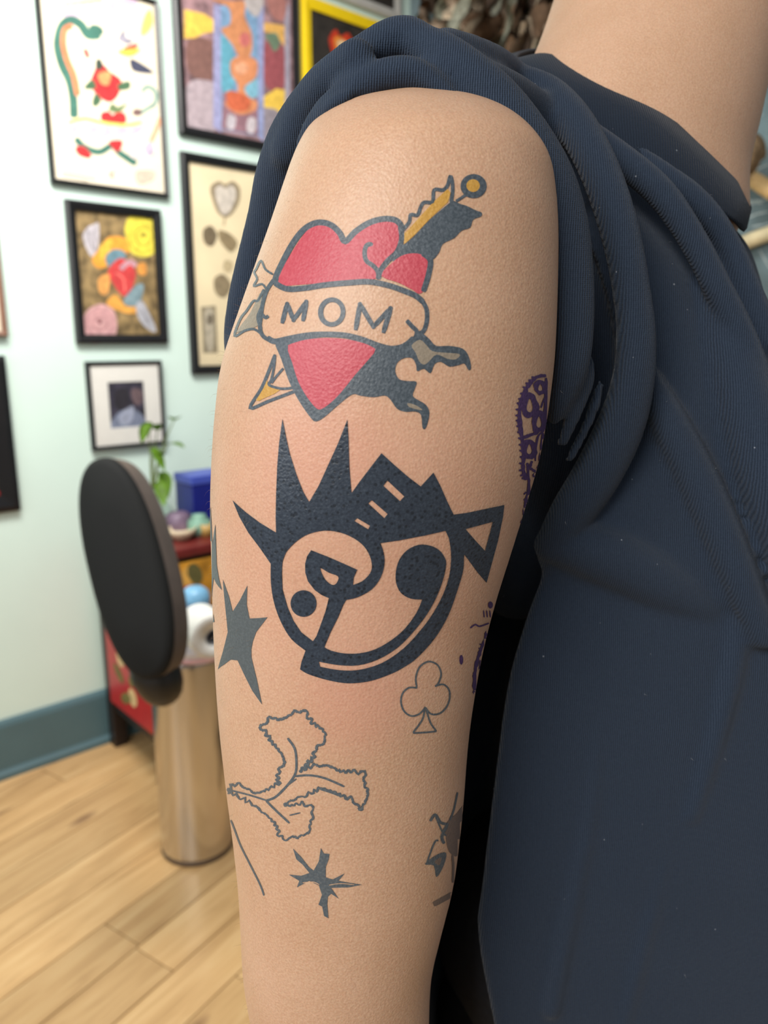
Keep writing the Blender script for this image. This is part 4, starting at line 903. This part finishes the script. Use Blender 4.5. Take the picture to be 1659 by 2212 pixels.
tattoo('dark_plant_tattoo', 'faded dark plant tattoo at the right edge of the lower arm', [(smooth_poly([(1245, 890), (1290, 850), (1340, 800), (1345, 960), (1305, 1062), (1255, 1042), (1238, 960)], 3), 1), (st([(1298, 738), (1278, 830), (1258, 880)], 10), 0), (st([(1158, 885), (1184, 852), (1212, 892), (1252, 902)], 14, 5), 0), (st([(1185, 858), (1218, 935), (1240, 960)], 9), 0),
      (st([(1200, 985), (1180, 995), (1140, 1100)], 9), 0), (smooth_poly([(1130, 1105), (1190, 1058), (1240, 1048), (1226, 1115), (1190, 1172), (1176, 1112)], 3), 0), (smooth_poly([(1180, 1092), (1215, 1070), (1205, 1110)], 3), 1), (st([(1245, 905), (1218, 965), (1230, 1000)], 16), 0), (st([(1272, 1060), (1276, 1120), (1274, 1200)], 12), 1), (st([(1175, 1312), (1220, 1288), (1275, 1258)], 26), 1)], [I_line, ink_mat('faded_wash_ink', (116, 98, 88), (132, 112, 100), .5, .5)], 440, 1400, 2.37, 12)
PU_ = [([(482, 192), (430, 200), (385, 240), (348, 310), (328, 390), (330, 470), (342, 560), (352, 650), (348, 740), (366, 800)], 20), ([(482, 205), (478, 400), (458, 600), (434, 740), (404, 780)], 14), ([(372, 700), (378, 770), (382, 850), (366, 930), (350, 1010), (338, 1060)], 14),
       ([(345, 410), (380, 430), (420, 415)], 12), ([(345, 555), (400, 535), (440, 520)], 16), ([(350, 660), (400, 670), (425, 640)], 14), ([(400, 690), (390, 730), (420, 750)], 12), ([(420, 690), (430, 560), (462, 520)], 9), ([(452, 380), (470, 330), (484, 300)], 9)]
PL_ = [(st(p, w_ * 1.25, 5, .8), 0) for p, w_ in PU_]
for cx_, cy_, rx_, ry_ in ((386, 365, 40, 66), (440, 462, 34, 54), (384, 620, 34, 48), (448, 262, 30, 32)): PL_ += [(smooth_poly(ell(cx_, cy_, rx_ + 11, ry_ + 10, 14) + RNG.normal(0, 3, (14, 2)), 3), 0), (smooth_poly([(cx_, cy_ - ry_ * .62), (cx_ + rx_ * .4, cy_), (cx_ + rx_ * .38, cy_ + ry_ * .45), (cx_, cy_ + ry_ * .62), (cx_ - rx_ * .4, cy_ + ry_ * .42), (cx_ - rx_ * .38, cy_)], 3), None)]
S_ = crom(PU_[0][0], 5)
for i in range(2, len(S_) - 1, 2): PL_.append((st([S_[i], S_[i] + np.array([-24, RNG.uniform(-8, 6)])], 12, 3), 0))
for yy in (870, 905, 940, 975, 1010): PL_.append((st([(368, yy), (352, yy + 14)], 10, 3), 0))
tattoo('purple_seed_stencil', 'purple stencil drawing of seed pods at the right edge of the arm', PL_, [I_pur], 1000, 740, 2.697, 12, .0002)
P2 = [(st([(322, 1090), (300, 1190), (262, 1320), (236, 1400)], 10, 5, 1.), 0), (st([(40, 1662), (70, 1642), (95, 1652), (150, 1634)], 9, 5), 0), (st([(140, 1680), (100, 1800), (75, 1880), (64, 1960), (68, 2050)], 20, 5, 2.), 0), (st([(100, 1850), (90, 1960), (75, 2090)], 12, 5, 2.), 0), (ell(-12, 1847, 11, 28), 0), (ell(158, 1528, 14, 20), 0)]
for k in range(3): P2.append((st([(118 + 18 * k, 1560), (122 + 18 * k, 1600)], 7, 3), 0))
for k in range(8): P2.append((st([(112 - 5.5 * k, 1760 + 24 * k), (94 - 5.5 * k, 1756 + 24 * k)], 8, 3), 0))
tattoo('purple_smudge_stencil', 'smudged purple stencil marks along the right edge below the face tattoo', P2, [I_pur], 1000, 740, 2.697, 12, .0002)['kind'] = 'stuff'

# ------------------------------------------------------------------ the T-shirt
M_tee = cloth_mat('navy_jersey', (30, 39, 53), (66, 79, 98), .00086, .62); M_rib = cloth_mat('navy_rib_collar', (26, 33, 45), (44, 54, 68), .0011, .5)
bm = bmesh.new()
ROWS = [  # left end (px,py), right end (px,py), depths of the front: corner, middle, right; depth of the back
 ((1075, 175), (1560, 470), .385, .368, .385, .46), ((1060, 220), (1600, 520), .345, .345, .362, .50), ((1120, 305), (1630, 600), .325, .334, .350, .52), ((1240, 450), (1664, 735), .328, .330, .338, .53),
 ((1322, 690), (1700, 900), .334, .330, .333, .54), ((1318, 880), (1740, 1050), .338, .332, .332, .55), ((1255, 1010), (1765, 1180), .342, .334, .332, .56), ((1163, 1180), (1785, 1330), .345, .337, .335, .57),
 ((1172, 1240), (1790, 1390), .349, .341, .338, .57), ((1140, 1330), (1800, 1460), .350, .343, .341, .575), ((1098, 1480), (1800, 1570), .354, .347, .346, .58), ((1068, 1700), (1800, 1740), .361, .354, .353, .585), ((1044, 1900), (1800, 1910), .368, .361, .360, .59),
 ((1034, 2020), (1800, 2020), .373, .366, .366, .595), ((1072, 2230), (1790, 2240), .382, .375, .376, .60), ((1110, 2420), (1780, 2420), .39, .384, .386, .60)]
rings = []
for (xl, yl), (xr, yr), dc, dm, dr, db in ROWS:
    gap = max(0.0, xl - 1075) if yl > 300 else 0.0; bs_ = .25 if yl < 200 else .45 if yl < 250 else .8 if yl < 400 else 1.0
    def P_(f, dd): return W(xl + (xr - xl) * f, yl + (yr - yl) * f, dd) if f >= 0 else W(xl + 720 * f * bs_ - gap * min(1, -f / .2) * .8, yl + 60 * f, dd)
    ctl = [P_(0, dc), P_(.06, dc * .55 + dm * .45 - .001), P_(.2, dm), P_(.45, dm - .001), P_(.75, (dm + dr) / 2), P_(.93, dr), P_(1.0, dr + .02), P_(1.02, dr + .08), P_(.9, db), P_(.5, db + .03), P_(.1, db + .01), P_(-.34, db - .02), P_(-.42, dc + .11), P_(-.33, dc + .03), P_(-.27, dc + .05), P_(-.16, dc + .15), P_(-.02, dc + .17), P_(.05, dc + .09), P_(.02, dc + .022)]  # unseen side pocket shaped behind the arm so the gap falls dark
    rings.append(ctl)
def ring_smooth(c, sub):
    n = len(c); out = []
    for i in range(n):
        a, b, cc, dd = c[i - 1], c[i], c[(i + 1) % n], c[(i + 2) % n]
        for k in range(sub):
            t = k / sub; out.append(0.5 * ((2 * b) + (cc - a) * t + (2 * a - 5 * b + 4 * cc - dd) * t * t + (3 * b - a - 3 * cc + dd) * t ** 3))
    return out
rings = [ring_smooth(r, 6) for r in rings]
flat = np.array([[c for p in r for c in p] for r in rings]); flat = crom(flat, 4)
add_rings(bm, [[Vector(f[i:i + 3]) for i in range(0, len(f), 3)] for f in flat])
def hug(px, py, r, k=0.35, d=None):
    """A roll of cloth of radius r (px) resting on whatever skin lies under this place."""
    if d is None:
        hit = bvh.ray_cast(CAM, raydir(px, py).normalized(), 2.0)[0]
        d = (hit - CAM).dot(FW) if hit else .29
        d -= k * r * d / FPX
    return A(px, py, d, r * d / FPX)
def fold(rows, seg=16, flat=1.0): add_tube(bm, [A(x, y, d, r * d / FPX) for x, y, r, d in rows], seg, 6, flat)
# hanging back part of the sleeve, behind the arm
fold([(505, 800, 16, .325), (516, 730, 34, .325), (536, 650, 44, .322), (556, 560, 44, .318), (584, 470, 50, .312), (607, 390, 58, .305), (635, 310, 60, .297), (668, 240, 52, .286), (712, 176, 44, .274), (770, 126, 42, .264)])
fold([(483, 838, 3, .318), (492, 800, 10, .318), (506, 740, 20, .318)])
# outer roll over the shoulder
fold([(622, 330, 40, .292), (664, 232, 40, .284), (708, 172, 40, .279), (775, 128, 42, .275), (840, 90, 44, .272), (884, 84, 44, .271), (935, 116, 42, .268), (985, 152, 38, .268)])
# inner roll next to the skin
fold([(634, 372, 10, .276), (664, 300, 22, .272), (706, 240, 30, .267), (770, 193, 34, .263), (835, 163, 36, .261), (895, 160, 34, .260), (942, 184, 24, .259), (985, 213, 12, .258)])
# back of the sleeve, from the roll to the shoulder blade and down behind the arm
fold([(790, 178, 55, .302), (920, 186, 68, .338), (1050, 200, 62, .385)])
fold([(640, 380, 60, .325), (662, 520, 80, .342), (672, 640, 78, .346), (660, 740, 50, .346)])
# stitched hem end
fold([(684, 266, 14, .2665), (708, 238, 17, .2615), (738, 216, 16, .2585), (762, 203, 8, .257)])
# band down the front of the arm
fold([(905, 96, 40, .270), (955, 124, 50, .267), (1010, 172, 58, .266), (1068, 232, 64, .267), (1128, 312, 66, .269), (1178, 402, 66, .273), (1212, 500, 60, .277), (1228, 600, 54, .281), (1233, 700, 50, .285), (1228, 790, 44, .289), (1210, 860, 30, .293), (1196, 908, 14, .297)], 20)
fold([(1275, 780, 12, .296), (1268, 820, 18, .296), (1248, 870, 19, .298), (1222, 940, 14, .302), (1212, 960, 11, .304)])
fold([(1296, 830, 10, .306), (1286, 870, 14, .306), (1262, 930, 12, .310), (1230, 992, 11, .314)])
# shoulder cloth up to the collar
fold([(960, 108, 44, .276), (1015, 130, 48, .29), (1070, 156, 48, .315), (1120, 196, 46, .345), (1160, 230, 40, .37)])
fold([(985, 165, 50, .270), (1060, 195, 54, .288), (1130, 240, 56, .312), (1190, 300, 56, .324), (1228, 370, 46, .327), (1240, 440, 34, .330)])
# shadowed cloth deep in the armpit
fold([(1265, 330, 50, .340), (1292, 450, 58, .346), (1304, 600, 66, .351), (1296, 760, 74, .356), (1262, 900, 80, .364), (1222, 1010, 80, .375), (1175, 1110, 90, .41), (1120, 1250, 90, .44)])
# second fold below it, running down to the armpit bunch
fold([(1110, 175, 36, .325), (1180, 205, 40, .322), (1235, 260, 42, .312), (1282, 340, 42, .304), (1318, 430, 42, .300), (1346, 530, 41, .300), (1364, 630, 40, .303), (1374, 730, 42, .307), (1366, 830, 46, .313), (1336, 930, 52, .321), (1286, 1030, 52, .329), (1232, 1110, 46, .335), (1192, 1170, 34, .340)], 20)
# chest folds fanning from the shoulder
fold([(1165, 225, 26, .345), (1260, 285, 30, .330), (1350, 350, 32, .322), (1430, 420, 32, .320), (1495, 515, 30, .321), (1550, 620, 30, .323), (1600, 720, 30, .325), (1650, 850, 30, .327), (1690, 960, 30, .328)])
fold([(1320, 300, 22, .346), (1420, 370, 26, .338), (1510, 440, 28, .338), (1575, 530, 26, .340), (1625, 640, 26, .339), (1665, 740, 26, .338)])
fold([(1385, 790, 26, .326), (1440, 900, 38, .328), (1500, 1020, 44, .330), (1550, 1130, 44, .331), (1600, 1250, 40, .333), (1650, 1370, 34, .337)])
fold([(1530, 610, 30, .333), (1575, 750, 56, .332), (1622, 900, 68, .330), (1676, 1050, 76, .328), (1740, 1210, 80, .328)])
# armpit bunch and its lower crease
fold([(1190, 1178, 38, .342), (1250, 1180, 62, .342), (1330, 1205, 72, .3435), (1420, 1250, 68, .3455), (1510, 1300, 50, .347)])
fold([(1600, 1290, 26, .341), (1590, 1380, 26, .343), (1572, 1480, 26, .346), (1540, 1600, 24, .351), (1490, 1760, 20, .357)])
# slack folds low on the front
for rows in ([(1290, 1560, 20, .352), (1270, 1760, 24, .359), (1230, 1960, 24, .366), (1190, 2180, 20, .374)], [(1480, 1640, 20, .355), (1430, 1860, 22, .363), (1380, 2060, 22, .370), (1340, 2230, 18, .377)]): fold(rows)
tee_me = remesh(bm, 0.0019, 4)
tee = link('t_shirt', tee_me, M_tee, person)
# rib collar: a doubled band standing round the neck
UPC = [(1118, 128, .402), (1180, 119, .386), (1240, 139, .374), (1330, 185, .362), (1420, 240, .355), (1500, 308, .353), (1560, 364, .357), (1588, 395, .366), (1594, 420, .385), (1590, 400, .42), (1550, 310, .47), (1440, 200, .50), (1300, 130, .49), (1180, 110, .455), (1125, 115, .425)]
LOC = [(1072, 160, .392), (1130, 180, .368), (1200, 216, .352), (1300, 288, .342), (1382, 340, .337), (1450, 380, .337), (1528, 432, .341), (1590, 478, .352), (1606, 495, .38), (1600, 470, .43), (1560, 370, .49), (1440, 250, .525), (1280, 175, .515), (1130, 150, .47), (1075, 150, .425)]
U3 = ring_smooth([W(*p) for p in UPC], 7); L3 = ring_smooth([W(*p) for p in LOC], 7); cc = sum(U3, Vector()) / len(U3)
b2 = bmesh.new(); secs = []
for u_, l_ in zip(U3, L3):
    out = ((u_ + l_) / 2 - cc); ax_ = (u_ - l_).normalized(); out = (out - ax_ * out.dot(ax_)).normalized(); th = .0016; m_ = (u_ + l_) / 2 + out * .003
    secs.append([l_ + out * th, m_ + out * th * 1.3, u_ + out * th, u_ + ax_ * th, u_ - out * th, m_ - out * th * 1.3, l_ - out * th, l_ - ax_ * th])
add_rings(b2, secs, cap=False, closed=True)
obj('collar', b2, M_rib, tee)
# fine arm hair and lint, far too many and too thin to count
def fibres(name, me_src, pick, count, lmin, lmax, rad, lean, mat, parent):
    idx = np.array([i for i in pick]); vs, fs = [], []
    for i in RNG.choice(idx, count):
        v = me_src.vertices[int(i)]; p = v.co.copy(); n = v.normal.copy(); t = n.orthogonal(); t.rotate(Matrix.Rotation(RNG.uniform(0, 6.28), 3, n))
        dwn = lean + t * .5; dwn = dwn - n * dwn.dot(n) * .6; L = RNG.uniform(lmin, lmax); q0 = len(vs)
        for k in range(4):
            f = k / 3; c = p + n * (L * f * (1 - .45 * f)) + dwn * (L * .7 * f * f); r = rad * (1 - .8 * f)
            a = t; b = n.cross(t); vs += [c + a * r, c - a * r * .5 + b * r * .87, c - a * r * .5 - b * r * .87]
        for k in range(3):
            for m in range(3): fs.append((q0 + 3 * k + m, q0 + 3 * k + (m + 1) % 3, q0 + 3 * k + 3 + (m + 1) % 3, q0 + 3 * k + 3 + m))
    me = bpy.data.meshes.new(name); me.from_pydata(vs, [], fs); me.update(); o = link(name, me, mat, parent); o['kind'] = 'stuff'; return o
CO = np.empty(len(bme.vertices) * 3); bme.vertices.foreach_get('co', CO); CO = CO.reshape(-1, 3)
sel = np.nonzero((CO[:, 0] < -.02) & (CO[:, 2] < 1.36) & (CO[:, 2] > 1.02) & (NO[:, 0] < -.55) & (CO[:, 1] < .36))[0]
fibres('arm_hair', bme, sel, 320, .0025, .006, .000026, Vector((0, -.1, -.6)), plain('arm_hair_brown', (150, 118, 88), .5), body)
TCO = np.empty(len(tee_me.vertices) * 3); tee_me.vertices.foreach_get('co', TCO); TCO = TCO.reshape(-1, 3)
sel = np.nonzero(TCO[:, 1] < .42)[0]
fibres('lint', tee_me, sel, 160, .0006, .0022, .00004, Vector((.4, 0, -.3)), plain('lint_fibre', (206, 208, 212), .8), tee)
fibres('fuzz', tee_me, sel, 2600, .0007, .0016, .000022, Vector((.1, 0, .2)), plain('cotton_fuzz', (70, 78, 90), .9), tee)
# trousers and shoes, below the view
M_jean = plain('dark_trousers', (34, 36, 42), .85, var=.2, scale=200)
hipc = Vector((.17, .50, .86)); b2 = bmesh.new()
add_tube(b2, [(*(hipc - MED * .07 + Vector((0, 0, .06))), .10), (*(hipc + MED * .0 + Vector((0, 0, .05))), .11), (*(hipc + MED * .07 + Vector((0, 0, .06))), .10)], 28, 4)
for s_ in (-1, 1): add_tube(b2, [(*(hipc + MED * s_ * .085), .092), (*(hipc + MED * s_ * .095 + Vector((0, 0, -.40))), .066), (*(hipc + MED * s_ * .10 + Vector((0, 0, -.80))), .06)], 28, 6)
obj('trousers', b2, M_jean, person)
for s_ in (-1, 1):
    f0 = hipc + MED * s_ * .10; f0.z = 0; b2 = bmesh.new(); rr = []
    for t_, hw_, ht in ((-.09, .012, .03), (-.085, .034, .07), (-.03, .04, .095), (.04, .043, .075), (.11, .047, .055), (.16, .038, .045), (.185, .016, .03)):
        c0 = f0 + FRO * t_; rr.append([c0 + MED * (hw_ * math.cos(a_)) + Vector((0, 0, ht / 2 + ht / 2 * math.sin(a_))) for a_ in [2 * PI * k / 24 for k in range(24)]])
    add_rings(b2, rr); obj('shoe', b2, plain('black_shoe', (28, 28, 30), .5), person)
